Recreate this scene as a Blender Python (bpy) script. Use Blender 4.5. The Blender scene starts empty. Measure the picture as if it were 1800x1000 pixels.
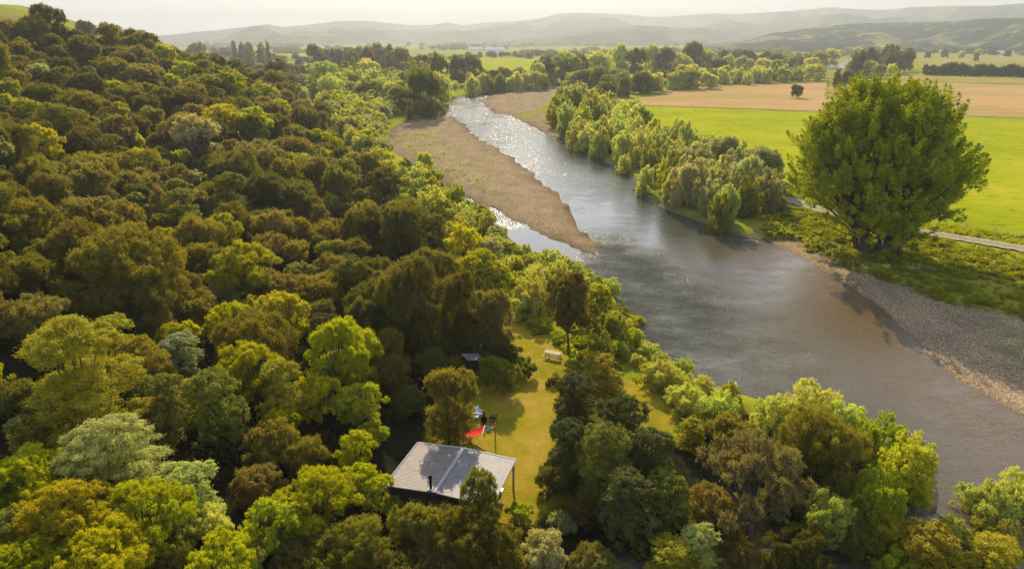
import bpy, math, random
import numpy as np
from mathutils import Vector, Matrix
from mathutils.geometry import delaunay_2d_cdt
sc = bpy.context.scene
C = sc.collection
rad = math.radians

# ------------------------------------------------------------------ camera, sky, sun, exposure
PITCH, FOC, CH = rad(19.8), 1200.0, 32.0
cam_d = bpy.data.cameras.new('camera'); cam = bpy.data.objects.new('camera', cam_d); C.objects.link(cam)
cam.location = (0, 0, CH); cam.rotation_euler = (rad(90) - PITCH, 0, 0)
cam_d.sensor_width = 36.0; cam_d.lens = 36.0 * FOC / 1800.0
cam_d.clip_start = 0.5; cam_d.clip_end = 40000
sc.camera = cam
SUN_EL, SUN_AZ = 31.0, -3.0            # azimuth measured from +Y, negative to the west (left)
w = bpy.data.worlds.new('World'); sc.world = w; w.use_nodes = True
wn, wl = w.node_tree.nodes, w.node_tree.links
wn.clear()
sky = wn.new('ShaderNodeTexSky'); sky.sky_type = 'NISHITA'; sky.sun_disc = False
sky.sun_elevation = rad(SUN_EL); sky.sun_rotation = rad(SUN_AZ)
sky.air_density = 1.0; sky.dust_density = .7; sky.ozone_density = 1.0; sky.altitude = 50
bg = wn.new('ShaderNodeBackground'); bg.inputs['Strength'].default_value = 0.165
tc = wn.new('ShaderNodeTexCoord'); mp = wn.new('ShaderNodeMapping'); mp.inputs['Scale'].default_value = (1.0, 1.0, 14.0)
nz = wn.new('ShaderNodeTexNoise'); nz.inputs['Scale'].default_value = 5.5; nz.inputs['Detail'].default_value = 7; nz.inputs['Distortion'].default_value = .6
rp = wn.new('ShaderNodeValToRGB'); rp.color_ramp.elements[0].position = .45; rp.color_ramp.elements[1].position = .64
rp.color_ramp.elements[0].color = (0, 0, 0, 1); rp.color_ramp.elements[1].color = (.55, .55, .55, 1)
mx = wn.new('ShaderNodeMixRGB'); mx.inputs['Color2'].default_value = (3.1, 2.9, 2.85, 1)
hz = wn.new('ShaderNodeMixRGB'); hz.inputs['Color2'].default_value = (1.9, 1.78, 1.74, 1)
sx = wn.new('ShaderNodeSeparateXYZ'); hr = wn.new('ShaderNodeValToRGB')       # haze low in the sky, bluer above
hr.color_ramp.elements[0].position = .03; hr.color_ramp.elements[0].color = (1, 1, 1, 1); hr.color_ramp.elements[1].position = .13; hr.color_ramp.elements[1].color = (.2, .2, .2, 1)
wl.new(tc.outputs['Generated'], sx.inputs[0]); wl.new(sx.outputs['Z'], hr.inputs['Fac']); wl.new(hr.outputs['Color'], hz.inputs['Fac'])
wo = wn.new('ShaderNodeOutputWorld')
wl.new(tc.outputs['Generated'], mp.inputs['Vector']); wl.new(mp.outputs[0], nz.inputs['Vector']); wl.new(nz.outputs['Fac'], rp.inputs['Fac'])
wl.new(sky.outputs[0], hz.inputs['Color1']); wl.new(hz.outputs[0], mx.inputs['Color1']); wl.new(rp.outputs[0], mx.inputs['Fac'])
wl.new(mx.outputs[0], bg.inputs['Color']); wl.new(bg.outputs[0], wo.inputs['Surface'])
sd_ = bpy.data.lights.new('sun', 'SUN'); sun = bpy.data.objects.new('sun', sd_); C.objects.link(sun)
sd_.energy = 4.2; sd_.angle = rad(.5); sd_.color = (1.0, .84, .57)
_v = Vector((math.cos(rad(SUN_EL)) * math.sin(rad(SUN_AZ)), math.cos(rad(SUN_EL)) * math.cos(rad(SUN_AZ)), math.sin(rad(SUN_EL))))
sun.rotation_euler = _v.to_track_quat('Z', 'Y').to_euler()
sc.view_settings.view_transform = 'Standard'; sc.view_settings.look = 'None'
sc.view_settings.exposure = 0.97; sc.view_settings.gamma = 1
cy = sc.cycles
cy.max_bounces = 9; cy.diffuse_bounces = 5; cy.glossy_bounces = 2; cy.transmission_bounces = 5; cy.volume_bounces = 0
cy.use_denoising = True; cy.sample_clamp_indirect = 4; cy.sample_clamp_direct = 30; cy.denoising_prefilter = 'NONE'
cy.caustics_reflective = False; cy.caustics_refractive = False

# ------------------------------------------------------------------ photo pixel (1800x1000) <-> world
cP, sP = math.cos(PITCH), math.sin(PITCH)
def ray(px, py):
    a = (px - 900) / FOC; c = (500 - py) / FOC
    return a, cP + sP * c, -sP + cP * c
def U(px, py, z=0.0):
    a, y, zz = ray(px, py); t = (z - CH) / zz
    return (a * t, y * t)
def proj(x, y, z):
    d = y * cP - (z - CH) * sP
    u = y * sP + (z - CH) * cP
    if d < .5: return (-9999, -9999, d)
    return (900 + FOC * x / d, 500 - FOC * u / d, d)

# ------------------------------------------------------------------ polygons in plan
def poly(pts, z=0.0): return np.array([U(a, b, z) for a, b in pts])
WZ = -1.0
channel = poly([(640, 1120), (1100, 1010), (1420, 960), (1640, 900), (1640, 840), (1560, 780), (1440, 715), (1330, 700), (1250, 680), (1170, 625), (1110, 580), (1085, 520), (1040, 480),
    (960, 452), (905, 428), (872, 398), (855, 375), (820, 350), (780, 325), (738, 300), (700, 272), (684, 252), (690, 232), (715, 214), (760, 204), (783, 200), (790, 186), (798, 174), (815, 169.5), (870, 160), (930, 153), (985, 152),
    (1010, 160), (985, 172), (960, 182), (945, 196), (960, 215), (985, 240), (1010, 262), (1060, 283), (1105, 310), (1133, 345), (1180, 374), (1240, 393), (1300, 415), (1345, 424),
    (1400, 428), (1450, 455), (1500, 480), (1580, 510), (1680, 545), (1800, 578), (2100, 640), (2600, 800), (2700, 1400)], WZ)
bar = poly([(668, 262), (684, 228), (715, 212), (760, 203), (795, 206), (818, 218), (843, 240), (880, 262), (915, 283), (950, 312), (985, 345), (1015, 378), (1040, 408), (1060, 432), (1060, 443), (1046, 456),
    (1010, 444), (965, 422), (925, 405), (885, 387), (868, 372), (840, 358), (800, 345), (750, 312), (700, 285)], WZ)
upbar = poly([(842, 180), (862, 166), (900, 158), (960, 152), (1040, 151), (1050, 175), (1000, 215), (1010, 250), (990, 248), (955, 238), (925, 222), (900, 208), (884, 201), (865, 203)], WZ)
islet = poly([(960, 176), (1010, 190), (1000, 222), (948, 218), (900, 206), (905, 196), (935, 184)], WZ)
beach_edge = poly([(1290, 412), (1340, 424), (1385, 445), (1430, 470), (1480, 498), (1530, 535), (1570, 575), (1620, 625), (1680, 672), (1740, 705), (1800, 745), (1900, 830), (2050, 1100)], WZ)
beach = np.vstack([beach_edge, poly([(2700, 1100), (2500, 740), (2100, 622), (1800, 566), (1680, 534), (1580, 500), (1500, 470), (1450, 446), (1400, 420), (1340, 412)], WZ)])
lawn = poly([(885, 532), (925, 540), (960, 590), (1010, 632), (1050, 662), (1110, 675), (1200, 718), (1190, 770), (1110, 790), (1000, 840), (990, 890), (940, 925), (880, 925), (860, 880), (745, 800), (760, 740), (830, 690), (875, 650), (880, 600)])
pasture = poly([(1085, 186), (1440, 199), (1800, 211), (2300, 226), (2300, 520), (1800, 425), (1650, 398), (1480, 366), (1400, 352), (1380, 335), (1240, 290), (1150, 240)])
stubble = poly([(1093, 184), (1105, 178), (1225, 152), (1340, 149), (1480, 146), (1560, 143), (1800, 151), (2400, 170), (2400, 226), (1800, 208), (1440, 196)])
tanfield = poly([(1545, 133), (1630, 136), (1800, 139), (2400, 150), (2400, 168), (1800, 148.5), (1570, 141)])
track = [(1330, 338), (1395, 354), (1440, 368), (1500, 384), (1560, 397), (1620, 408), (1700, 421), (1800, 438), (2000, 475), (2300, 540)]

def inside(P, X, Y):
    r = np.zeros(X.shape, bool); n = len(P)
    for i in range(n):
        x1, y1 = P[i]; x2, y2 = P[(i + 1) % n]
        if y1 == y2: continue
        c = ((y1 > Y) != (y2 > Y)) & (X < (x2 - x1) * (Y - y1) / (y2 - y1) + x1)
        r ^= c
    return r
def dist(P, X, Y, closed=True):
    d = np.full(X.shape, 1e9); n = len(P)
    for i in range(n if closed else n - 1):
        a = P[i]; b = P[(i + 1) % n]; ab = b - a; L = ab @ ab + 1e-9
        t = np.clip(((X - a[0]) * ab[0] + (Y - a[1]) * ab[1]) / L, 0, 1)
        d = np.minimum(d, np.hypot(X - a[0] - t * ab[0], Y - a[1] - t * ab[1]))
    return d
def sdf(P, X, Y):
    d = dist(P, X, Y); return np.where(inside(P, X, Y), d, -d)
def sstep(a, b, x):
    t = np.clip((x - a) / (b - a), 0, 1); return t * t * (3 - 2 * t)
def vnoise(X, Y, s, seed=0):
    X = X / s + seed * 17.3; Y = Y / s + seed * 9.1
    xi = np.floor(X); yi = np.floor(Y); fx = X - xi; fy = Y - yi
    fx = fx * fx * (3 - 2 * fx); fy = fy * fy * (3 - 2 * fy)
    def h(a, b):
        v = np.sin(a * 127.1 + b * 311.7 + seed * 3.7) * 43758.5453; return v - np.floor(v)
    return ((h(xi, yi) * (1 - fx) + h(xi + 1, yi) * fx) * (1 - fy) + (h(xi, yi + 1) * (1 - fx) + h(xi + 1, yi + 1) * fx) * fy) * 2 - 1
def fbm(X, Y, s, o=4, seed=0):
    r = 0; a = 1.0; t = 0
    for k in range(o):
        r = r + a * vnoise(X, Y, s / 2 ** k, seed + k); t += a; a *= .55
    return r / t
def softmin(a, b, k):
    return -k * np.log(np.exp(-a / k) + np.exp(-b / k))
HS = .30
def hillh(X, Y):
    foot = -(0.20 * np.maximum(Y, 20) + 8)
    d = np.clip(foot - X, -400, 500)
    dback = np.clip((352 - Y - .45 * (X + 150)) * 1.3, -400, 400)
    dcap = np.full_like(d, 86.0) + 6 * vnoise(X, Y, 60, 3) - np.clip((-142 - X) * .45, 0, 75)
    d = softmin(softmin(d, dback, 9.0), dcap, 6.0)
    h = HS * (9 * np.log1p(np.exp(np.clip(d / 9, -30, 30))))
    m = np.clip(h / 10, 0, 1)
    gul = 3.2 * np.sin((X * .55 + Y * .9) / 17.0 + 1.2 * vnoise(X, Y, 45, 5)) + 2.0 * vnoise(X, Y, 22, 8)
    h = h + m * gul
    g2 = 54 * np.exp(-(((X + 335) / 95) ** 2 + ((Y - 470) / 110) ** 2))
    return np.maximum(h, 0) * 1.0 + g2
def ground(X, Y):
    X = np.asarray(X, float); Y = np.asarray(Y, float)
    h = hillh(X, Y)
    near = np.clip(1 - np.hypot(X - 20, Y - 130) / 500, 0, 1)
    h = h + .18 * near * fbm(X, Y, 14, 2, 11) * np.clip(1 - inside(pasture, X, Y), 0, 1) * 1.0
    s = sdf(channel, X, Y) + .7 * vnoise(X, Y, 5, 2)
    h = h * (1 - sstep(-8, 0, s)) - 2.7 * sstep(-2.2, 3.2, s)
    return h
def g1(x, y): return float(ground(np.array([x]), np.array([y]))[0])

# ------------------------------------------------------------------ materials
MATS = {}
class N:
    def __init__(s, name):
        s.m = bpy.data.materials.new(name); s.m.use_nodes = True; s.t = s.m.node_tree; s.t.nodes.clear()
        s.out = s.t.nodes.new('ShaderNodeOutputMaterial'); MATS[name] = s.m
    def n(s, ty, **kw):
        nd = s.t.nodes.new('ShaderNode' + ty)
        for k, v in kw.items():
            if k in nd.inputs.keys(): nd.inputs[k].default_value = v
            else: setattr(nd, k, v)
        return nd
    def l(s, a, b): s.t.links.new(a, b)
    def noise(s, sc_, det=5, rough=.55, vec=None, dist=0):
        nd = s.n('TexNoise'); nd.inputs['Scale'].default_value = sc_; nd.inputs['Detail'].default_value = det; nd.inputs['Roughness'].default_value = rough; nd.inputs['Distortion'].default_value = dist
        s.l(vec or s.pos(), nd.inputs['Vector']); return nd.outputs['Fac']
    def pos(s):
        if not hasattr(s, '_p'): s._p = s.n('NewGeometry').outputs['Position']
        return s._p
    def ramp(s, fac, stops):
        r = s.n('ValToRGB'); e = r.color_ramp.elements
        while len(e) < len(stops): e.new(.5)
        for k, (p, c) in enumerate(stops):
            e[k].position = p; e[k].color = (*c, 1) if len(c) == 3 else c
        s.l(fac, r.inputs['Fac']); return r.outputs['Color']
    def mix(s, f, a, b, mode='MIX'):
        m = s.n('MixRGB', blend_type=mode)
        for v, i in ((f, 0), (a, 1), (b, 2)):
            if isinstance(v, (int, float)): m.inputs[i].default_value = v
            elif isinstance(v, tuple): m.inputs[i].default_value = (*v, 1)
            else: s.l(v, m.inputs[i])
        return m.outputs[0]
    def math(s, op, a, b=None):
        m = s.n('Math', operation=op)
        for v, i in ((a, 0), (b, 1)):
            if v is None: continue
            if isinstance(v, (int, float)): m.inputs[i].default_value = v
            else: s.l(v, m.inputs[i])
        return m.outputs[0]
    def bump(s, h, dist=.05, strength=1.0):
        b = s.n('Bump'); b.inputs['Distance'].default_value = dist
        if isinstance(strength, (int, float)): b.inputs['Strength'].default_value = strength
        else: s.l(strength, b.inputs['Strength'])
        s.l(h, b.inputs['Height']); return b.outputs[0]
    def pbr(s, col, rough=.9, metal=0.0, nrm=None, ior=1.45, spec=.0):
        p = s.n('BsdfPrincipled')
        if isinstance(col, tuple): p.inputs['Base Color'].default_value = (*col, 1)
        else: s.l(col, p.inputs['Base Color'])
        if isinstance(rough, (int, float)): p.inputs['Roughness'].default_value = rough
        else: s.l(rough, p.inputs['Roughness'])
        p.inputs['Metallic'].default_value = metal; p.inputs['IOR'].default_value = ior; p.inputs['Specular IOR Level'].default_value = spec
        if nrm is not None: s.l(nrm, p.inputs['Normal'])
        s.l(p.outputs[0], s.out.inputs['Surface']); return p
    def attr(s, name):
        a = s.n('Attribute'); a.attribute_name = name; return a.outputs['Fac']

def leaf_mat(name, trans=.42, gloss=.06, ty=(1.2, 1.18, .44)):
    m = N(name); oi = m.n('ObjectInfo'); t = m.attr('tint')
    dark = m.mix(1.0, oi.outputs['Color'], (.72, .72, .72), 'MULTIPLY'); lite = m.mix(1.0, oi.outputs['Color'], (1.3, 1.26, 1.15), 'MULTIPLY')
    col = m.mix(t, dark, lite)
    d = m.n('BsdfDiffuse'); m.l(col, d.inputs['Color'])
    tr = m.n('BsdfTranslucent'); m.l(m.mix(1.0, col, ty, 'MULTIPLY'), tr.inputs['Color'])
    a = m.n('MixShader'); a.inputs[0].default_value = trans; m.l(d.outputs[0], a.inputs[1]); m.l(tr.outputs[0], a.inputs[2])
    g = m.n('BsdfGlossy'); g.inputs['Roughness'].default_value = .45; g.inputs['Color'].default_value = (1, 1, .95, 1)
    b = m.n('MixShader'); b.inputs[0].default_value = gloss; m.l(a.outputs[0], b.inputs[1]); m.l(g.outputs[0], b.inputs[2])
    m.l(b.outputs[0], m.out.inputs['Surface']); return m.m
LEAF = leaf_mat('foliage_fine', .5, .0)
LEAFH = leaf_mat('foliage_great_tree', .34, .0, (1.25, 1.2, .4))
LEAFG = leaf_mat('foliage_broad', .45, .008)
m = N('bark'); MATS['bark']
m.pbr(m.ramp(m.noise(3, 5), [(.3, (.05, .038, .026)), (.7, (.16, .13, .10))]), .9, nrm=m.bump(m.noise(9, 4), .03))
m = N('ground_grass')
n1 = m.noise(.05, 6, .6); n2 = m.noise(1.3, 6, .7); n0 = m.noise(.006, 4, .6)
c = m.ramp(n1, [(.3, (.15, .18, .010)), (.5, (.24, .26, .014)), (.7, (.32, .29, .035))])
c = m.mix(.45, c, m.ramp(n2, [(.3, (.4, .45, .4)), (.7, (1.5, 1.45, 1.3))]), 'MULTIPLY')
c = m.mix(m.ramp(n0, [(.45, (0, 0, 0)), (.6, (.7, .7, .7))]), c, (.20, .17, .06))
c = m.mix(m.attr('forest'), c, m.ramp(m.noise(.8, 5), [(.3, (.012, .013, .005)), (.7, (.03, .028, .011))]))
c = m.mix(m.attr('bed'), c, m.ramp(m.noise(2.2, 5), [(.3, (.09, .07, .045)), (.7, (.22, .18, .13))]))
m.pbr(c, .95, nrm=m.bump(n2, .25))
m = N('lawn_grass')
c = m.ramp(m.noise(.28, 6, .65), [(.34, (.22, .22, .012)), (.5, (.36, .28, .022)), (.66, (.46, .31, .06))])
c = m.mix(.5, c, m.ramp(m.noise(7, 5, .8), [(.25, (.5, .5, .45)), (.75, (1.4, 1.4, 1.4))]), 'MULTIPLY')
m.pbr(c, .95, nrm=m.bump(m.noise(6, 5, .7), .22))
m = N('pasture_grass')
c = m.ramp(m.noise(.03, 5, .6), [(.3, (.21, .25, .006)), (.55, (.29, .31, .010)), (.75, (.38, .34, .03))])
mpn = m.n('Mapping'); mpn.inputs['Scale'].default_value = (.5, 1, 1); m.l(m.pos(), mpn.inputs['Vector'])
c = m.mix(.95, c, m.ramp(m.noise(.55, 4, .7, mpn.outputs[0]), [(.34, (.45, .52, .5)), (.42, (.95, .95, .95)), (.7, (1.15, 1.1, 1.1))]), 'MULTIPLY')
m.pbr(c, .95, nrm=m.bump(m.noise(1.7, 4), .22))
m = N('stubble')
mpn = m.n('Mapping'); mpn.inputs['Rotation'].default_value = (0, 0, .12); mpn.inputs['Scale'].default_value = (.02, .6, 1); m.l(m.pos(), mpn.inputs['Vector'])
c = m.ramp(m.noise(1.0, 4, .6, mpn.outputs[0]), [(.38, (.24, .18, .055)), (.5, (.33, .235, .08)), (.62, (.40, .28, .10))])
c = m.mix(m.ramp(m.noise(.012, 3), [(.42, (0, 0, 0)), (.6, (.8, .8, .8))]), c, (.42, .26, .12))
m.pbr(c, .95)
m = N('tan_pasture'); m.pbr(m.ramp(m.noise(.02, 5), [(.3, (.24, .19, .07)), (.7, (.34, .24, .10))]), .95)
m = N('gravel')
v = m.n('TexVoronoi'); v.inputs['Scale'].default_value = 8.0; m.l(m.pos(), v.inputs['Vector'])
bwc = m.n('RGBToBW'); m.l(v.outputs['Color'], bwc.inputs[0])
c = m.ramp(bwc.outputs[0], [(.2, (.145, .108, .064)), (.5, (.28, .212, .132)), (.85, (.45, .36, .245))])
c = m.mix(.75, c, m.ramp(m.noise(.16, 6, .65), [(.3, (.62, .60, .58)), (.5, (.95, .9, .85)), (.7, (1.2, 1.12, 1.0))]), 'MULTIPLY')
mpn = m.n('Mapping'); mpn.inputs['Rotation'].default_value = (0, 0, -.35); mpn.inputs['Scale'].default_value = (.32, .03, 1); m.l(m.pos(), mpn.inputs['Vector'])
c = m.mix(.5, c, m.ramp(m.noise(1.5, 5, .6, mpn.outputs[0]), [(.35, (.82, .81, .8)), (.6, (1.1, 1.07, 1.04))]), 'MULTIPLY')
gm = m.math('MULTIPLY', m.ramp(m.noise(.35, 5, .75), [(.5, (0, 0, 0)), (.62, (1, 1, 1))]), m.attr('weed'))
c = m.mix(gm, c, (.15, .17, .03))
c = m.mix(m.attr('wet'), c, m.mix(1.0, c, (.38, .34, .28), 'MULTIPLY'))
m.pbr(c, .9, nrm=m.bump(v.outputs['Distance'], .05))
m = N('track_dirt')
m.pbr(m.mix(m.attr('weed'), m.ramp(m.noise(1.2, 5), [(.3, (.30, .24, .17)), (.7, (.45, .38, .29))]), (.14, .15, .03)), .95, nrm=m.bump(m.noise(4, 4), .06))
m = N('river_water')
sh = m.attr('shallow'); rf = m.attr('riffle')
col = m.mix(sh, m.ramp(m.noise(.05, 3), [(.3, (.040, .052, .045)), (.7, (.060, .066, .050))]), m.ramp(m.noise(2.6, 5, .7), [(.3, (.13, .064, .018)), (.7, (.24, .13, .042))]))
col = m.mix(m.math('MULTIPLY', rf, .35), col, (.35, .36, .36))
mpn = m.n('Mapping'); mpn.inputs['Rotation'].default_value = (0, 0, -.3); mpn.inputs['Scale'].default_value = (.75, 1.4, 1); m.l(m.pos(), mpn.inputs['Vector'])
h1 = m.noise(1.1, 3, .6, mpn.outputs[0], .5); h2 = m.noise(4.0, 4, .6, mpn.outputs[0], .3)
st = m.math('ADD', m.math('MULTIPLY', rf, .45), m.math('MULTIPLY', m.attr('amp'), .85))
st = m.math('MULTIPLY', st, m.ramp(m.noise(.22, 4, .7, mpn.outputs[0]), [(.36, (.5, .5, .5)), (.64, (1.4, 1.4, 1.4))]))
nb = m.bump(h1, .20, st); b2 = m.n('Bump'); b2.inputs['Distance'].default_value = .20; m.l(h2, b2.inputs['Height']); m.l(nb, b2.inputs['Normal']); m.l(st, b2.inputs['Strength'])
m.pbr(col, .06, nrm=b2.outputs[0], ior=1.33, spec=.5)
m = N('roof_metal')
m.pbr(m.ramp(m.noise(1.8, 5), [(.3, (.17, .152, .15)), (.7, (.23, .205, .20))]), .55, metal=.1, spec=.3)
m = N('flashing'); m.pbr((.42, .40, .39), .55)
m = N('roof_tilt_tone'); m.pbr(m.ramp(m.noise(2.4, 6), [(.3, (.17, .145, .125)), (.7, (.24, .205, .18))]), .6, metal=.05, spec=.3)  # browner roof copy: the slope's tilt to the light is put into colour
m = N('dark_boards'); m.pbr(m.ramp(m.noise(5, 4), [(.3, (.035, .026, .02)), (.7, (.075, .055, .04))]), .8)
m = N('timber'); m.pbr(m.ramp(m.noise(6, 4), [(.3, (.30, .17, .06)), (.7, (.46, .28, .11))]), .7)
m = N('weathered_timber'); m.pbr(m.ramp(m.noise(8, 4), [(.3, (.42, .35, .27)), (.7, (.62, .54, .44))]), .8)
m = N('black_iron'); m.pbr((.012, .011, .011), .5)
m = N('steel'); m.pbr((.5, .5, .5), .3, metal=.8)
m = N('red_cloth'); m.pbr(m.ramp(m.noise(5, 3), [(.35, (.55, .03, .02)), (.65, (.68, .07, .05))]), .8)
m = N('cream_rope'); m.pbr((.7, .66, .58), .9)
m = N('white_plastic'); m.pbr((.75, .75, .76), .4)
m = N('glass'); m.pbr((.03, .035, .04), .1, spec=.6)
m = N('white_wall'); m.pbr((.75, .74, .72), .8)
m = N('grey_roof'); m.pbr((.5, .5, .5), .5)
m = N('driftwood'); m.pbr(m.ramp(m.noise(6, 4), [(.3, (.35, .3, .25)), (.7, (.6, .55, .48))]), .9)
m = N('hill_pasture')
wv = m.noise(.0022, 8, .68, dist=.6); w2 = m.noise(.009, 7, .7)
c = m.ramp(wv, [(.36, (.02, .03, .012)), (.46, (.07, .09, .02)), (.6, (.13, .15, .04)), (.75, (.2, .19, .08))])
c = m.mix(m.ramp(w2, [(.5, (0, 0, 0)), (.56, (.85, .85, .85))]), c, (.035, .05, .02))
m.pbr(c, .95)
m = N('hill_scrub')
c = m.ramp(m.noise(.006, 8, .7, dist=.8), [(.46, (.010, .014, .006)), (.54, (.025, .032, .010)), (.58, (.15, .17, .03)), (.75, (.22, .2, .06))])
m.pbr(c, .95, nrm=m.bump(m.noise(.03, 5), 8))

# ------------------------------------------------------------------ mesh helpers
def mesh_np(name, V, Fq, mat, attrs=None, smooth=False, k=4):
    me = bpy.data.meshes.new(name); V = np.asarray(V, np.float32); Fq = np.asarray(Fq, np.int32)
    n = len(Fq); me.vertices.add(len(V)); me.vertices.foreach_set('co', V.ravel())
    me.loops.add(n * k); me.loops.foreach_set('vertex_index', Fq.ravel())
    me.polygons.add(n); me.polygons.foreach_set('loop_start', np.arange(0, n * k, k, dtype=np.int32))
    for a, (dom, val) in (attrs or {}).items():
        at = me.attributes.new(a, 'FLOAT', dom); at.data.foreach_set('value', np.asarray(val, np.float32))
    if smooth: me.polygons.foreach_set('use_smooth', np.ones(n, bool))
    me.materials.append(mat); me.update(calc_edges=True); return me
def link(name, data, parent=None, loc=None):
    o = bpy.data.objects.new(name, data); C.objects.link(o)
    if parent is not None: o.parent = parent
    if loc is not None: o.location = loc
    return o
def struct(name, me, kind='structure', label=None, cat=None):
    o = link(name, me); o['kind'] = kind
    if label: o['label'] = label
    if cat: o['category'] = cat
    return o
def thing(name, label, cat, loc=(0, 0, 0), rz=0.0, group=None, data=None):
    o = link(name, data, None, loc); o.rotation_euler = (0, 0, rz)
    o['label'] = label; o['category'] = cat
    if group: o['group'] = group
    return o
class MB:
    def __init__(s): s.v = []; s.f = []
    def add(s, V, F_):
        b = len(s.v); s.v += [tuple(p) for p in V]; s.f += [tuple(b + i for i in f) for f in F_]; return s
    def box(s, c, d, rot=None):
        V = [Vector((sx * d[0] / 2, sy * d[1] / 2, sz * d[2] / 2)) for sx in (-1, 1) for sy in (-1, 1) for sz in (-1, 1)]
        if rot is not None: V = [rot @ p for p in V]
        V = [p + Vector(c) for p in V]
        return s.add(V, [(0, 1, 3, 2), (4, 6, 7, 5), (0, 4, 5, 1), (2, 3, 7, 6), (0, 2, 6, 4), (1, 5, 7, 3)])
    def beam(s, a, b, w_, h_):
        a = Vector(a); b = Vector(b); d = b - a; q = d.to_track_quat('Y', 'Z').to_matrix()
        return s.box((a + b) / 2, (w_, d.length, h_), q)
    def tube(s, pts, rs, seg=8, cap=True):
        pts = [Vector(p) for p in pts]; V = []; F_ = []
        for i, p in enumerate(pts):
            d = (pts[min(i + 1, len(pts) - 1)] - pts[max(i - 1, 0)]).normalized(); q = d.to_track_quat('Z', 'X')
            for k in range(seg):
                a = 2 * math.pi * k / seg; V.append(p + q @ Vector((math.cos(a) * rs[i], math.sin(a) * rs[i], 0)))
        for i in range(len(pts) - 1):
            for k in range(seg):
                F_.append((i * seg + k, i * seg + (k + 1) % seg, (i + 1) * seg + (k + 1) % seg, (i + 1) * seg + k))
        if cap: F_ += [tuple(range(seg))[::-1], tuple(range((len(pts) - 1) * seg, len(pts) * seg))]
        return s.add(V, F_)
    def mesh(s, name, mat, smooth=False):
        me = bpy.data.meshes.new(name); me.from_pydata([tuple(p) for p in s.v], [], s.f)
        me.materials.append(mat)
        if smooth:
            for p in me.polygons: p.use_smooth = True
        me.update(); return me
    def obj(s, name, mat, parent=None, smooth=False, loc=None): return link(name, s.mesh(name, mat, smooth), parent, loc)

# ------------------------------------------------------------------ the ground: one sheet to the horizon
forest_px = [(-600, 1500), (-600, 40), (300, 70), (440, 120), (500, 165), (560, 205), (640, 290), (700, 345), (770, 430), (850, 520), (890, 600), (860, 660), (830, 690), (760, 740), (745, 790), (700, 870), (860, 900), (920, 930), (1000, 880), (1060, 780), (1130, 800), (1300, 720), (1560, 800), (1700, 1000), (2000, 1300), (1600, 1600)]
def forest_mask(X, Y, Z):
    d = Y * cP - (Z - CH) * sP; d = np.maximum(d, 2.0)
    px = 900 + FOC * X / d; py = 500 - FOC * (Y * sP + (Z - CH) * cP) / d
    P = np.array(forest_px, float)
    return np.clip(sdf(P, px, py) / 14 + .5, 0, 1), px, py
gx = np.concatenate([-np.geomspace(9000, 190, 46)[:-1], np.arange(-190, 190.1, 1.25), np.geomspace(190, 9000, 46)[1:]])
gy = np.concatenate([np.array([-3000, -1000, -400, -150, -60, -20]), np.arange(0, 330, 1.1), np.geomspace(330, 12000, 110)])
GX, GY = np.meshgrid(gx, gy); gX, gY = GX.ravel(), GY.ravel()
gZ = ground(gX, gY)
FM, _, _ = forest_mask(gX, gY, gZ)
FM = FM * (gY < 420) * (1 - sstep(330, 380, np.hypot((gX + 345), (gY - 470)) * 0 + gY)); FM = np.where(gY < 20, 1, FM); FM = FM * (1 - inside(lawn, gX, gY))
BED = sstep(-1.5, 0, sdf(channel, gX, gY))
nx, ny = len(gx), len(gy)
ii = (np.arange(ny - 1)[:, None] * nx + np.arange(nx - 1)[None, :]).ravel()
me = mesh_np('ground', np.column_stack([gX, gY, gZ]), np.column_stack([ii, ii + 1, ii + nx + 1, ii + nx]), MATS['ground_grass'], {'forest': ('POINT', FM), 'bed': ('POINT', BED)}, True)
struct('ground', me)

def sheet(name, P, step, zf, mat, attrs=None, jit=0.0, far=False, seed=1, sub=True):
    """a sheet filling polygon P, with its own interior points and height zf(X,Y,sd)"""
    P = np.asarray(P)
    if sub:
        Q = []
        for i in range(len(P)):
            a = P[i]; b = P[(i + 1) % len(P)]; n = max(1, int(np.linalg.norm(b - a) / step))
            for k in range(n): Q.append(a + (b - a) * k / n)
        P2 = np.array(Q)
        if jit: P2 = P2 + np.column_stack([vnoise(P2[:, 0], P2[:, 1], step * 2.5, seed), vnoise(P2[:, 0], P2[:, 1], step * 2.5, seed + 5)]) * jit
    else: P2 = P
    x0, y0 = P2.min(0); x1, y1 = P2.max(0)
    xs, ys = np.meshgrid(np.arange(x0, x1, step), np.arange(y0, y1, step)); xs = xs.ravel(); ys = ys.ravel()
    s = sdf(P2, xs, ys); k = s > step * .5; I = np.column_stack([xs[k], ys[k]])
    allp = np.vstack([P2, I]); nb = len(P2)
    vv, ee, ff, *_ = delaunay_2d_cdt([Vector(p) for p in allp], [(i, (i + 1) % nb) for i in range(nb)], [list(range(nb))], 1, 1e-4)
    V = np.array([tuple(v) for v in vv]); s = np.maximum(sdf(P2, V[:, 0], V[:, 1]), 0)
    Z = zf(V[:, 0], V[:, 1], s)
    F_ = np.array([f for f in ff if len(f) == 3]); 
    a, b, c_ = V[F_[:, 0]], V[F_[:, 1]], V[F_[:, 2]]
    cr = (b[:, 0] - a[:, 0]) * (c_[:, 1] - a[:, 1]) - (b[:, 1] - a[:, 1]) * (c_[:, 0] - a[:, 0])
    F_[cr < 0] = F_[cr < 0][:, ::-1]
    at = {n: ('POINT', f(V[:, 0], V[:, 1], s)) for n, f in (attrs or {}).items()}
    me = mesh_np(name, np.column_stack([V, Z]), F_, mat, at, True, 3)
    return struct(name, me)

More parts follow.
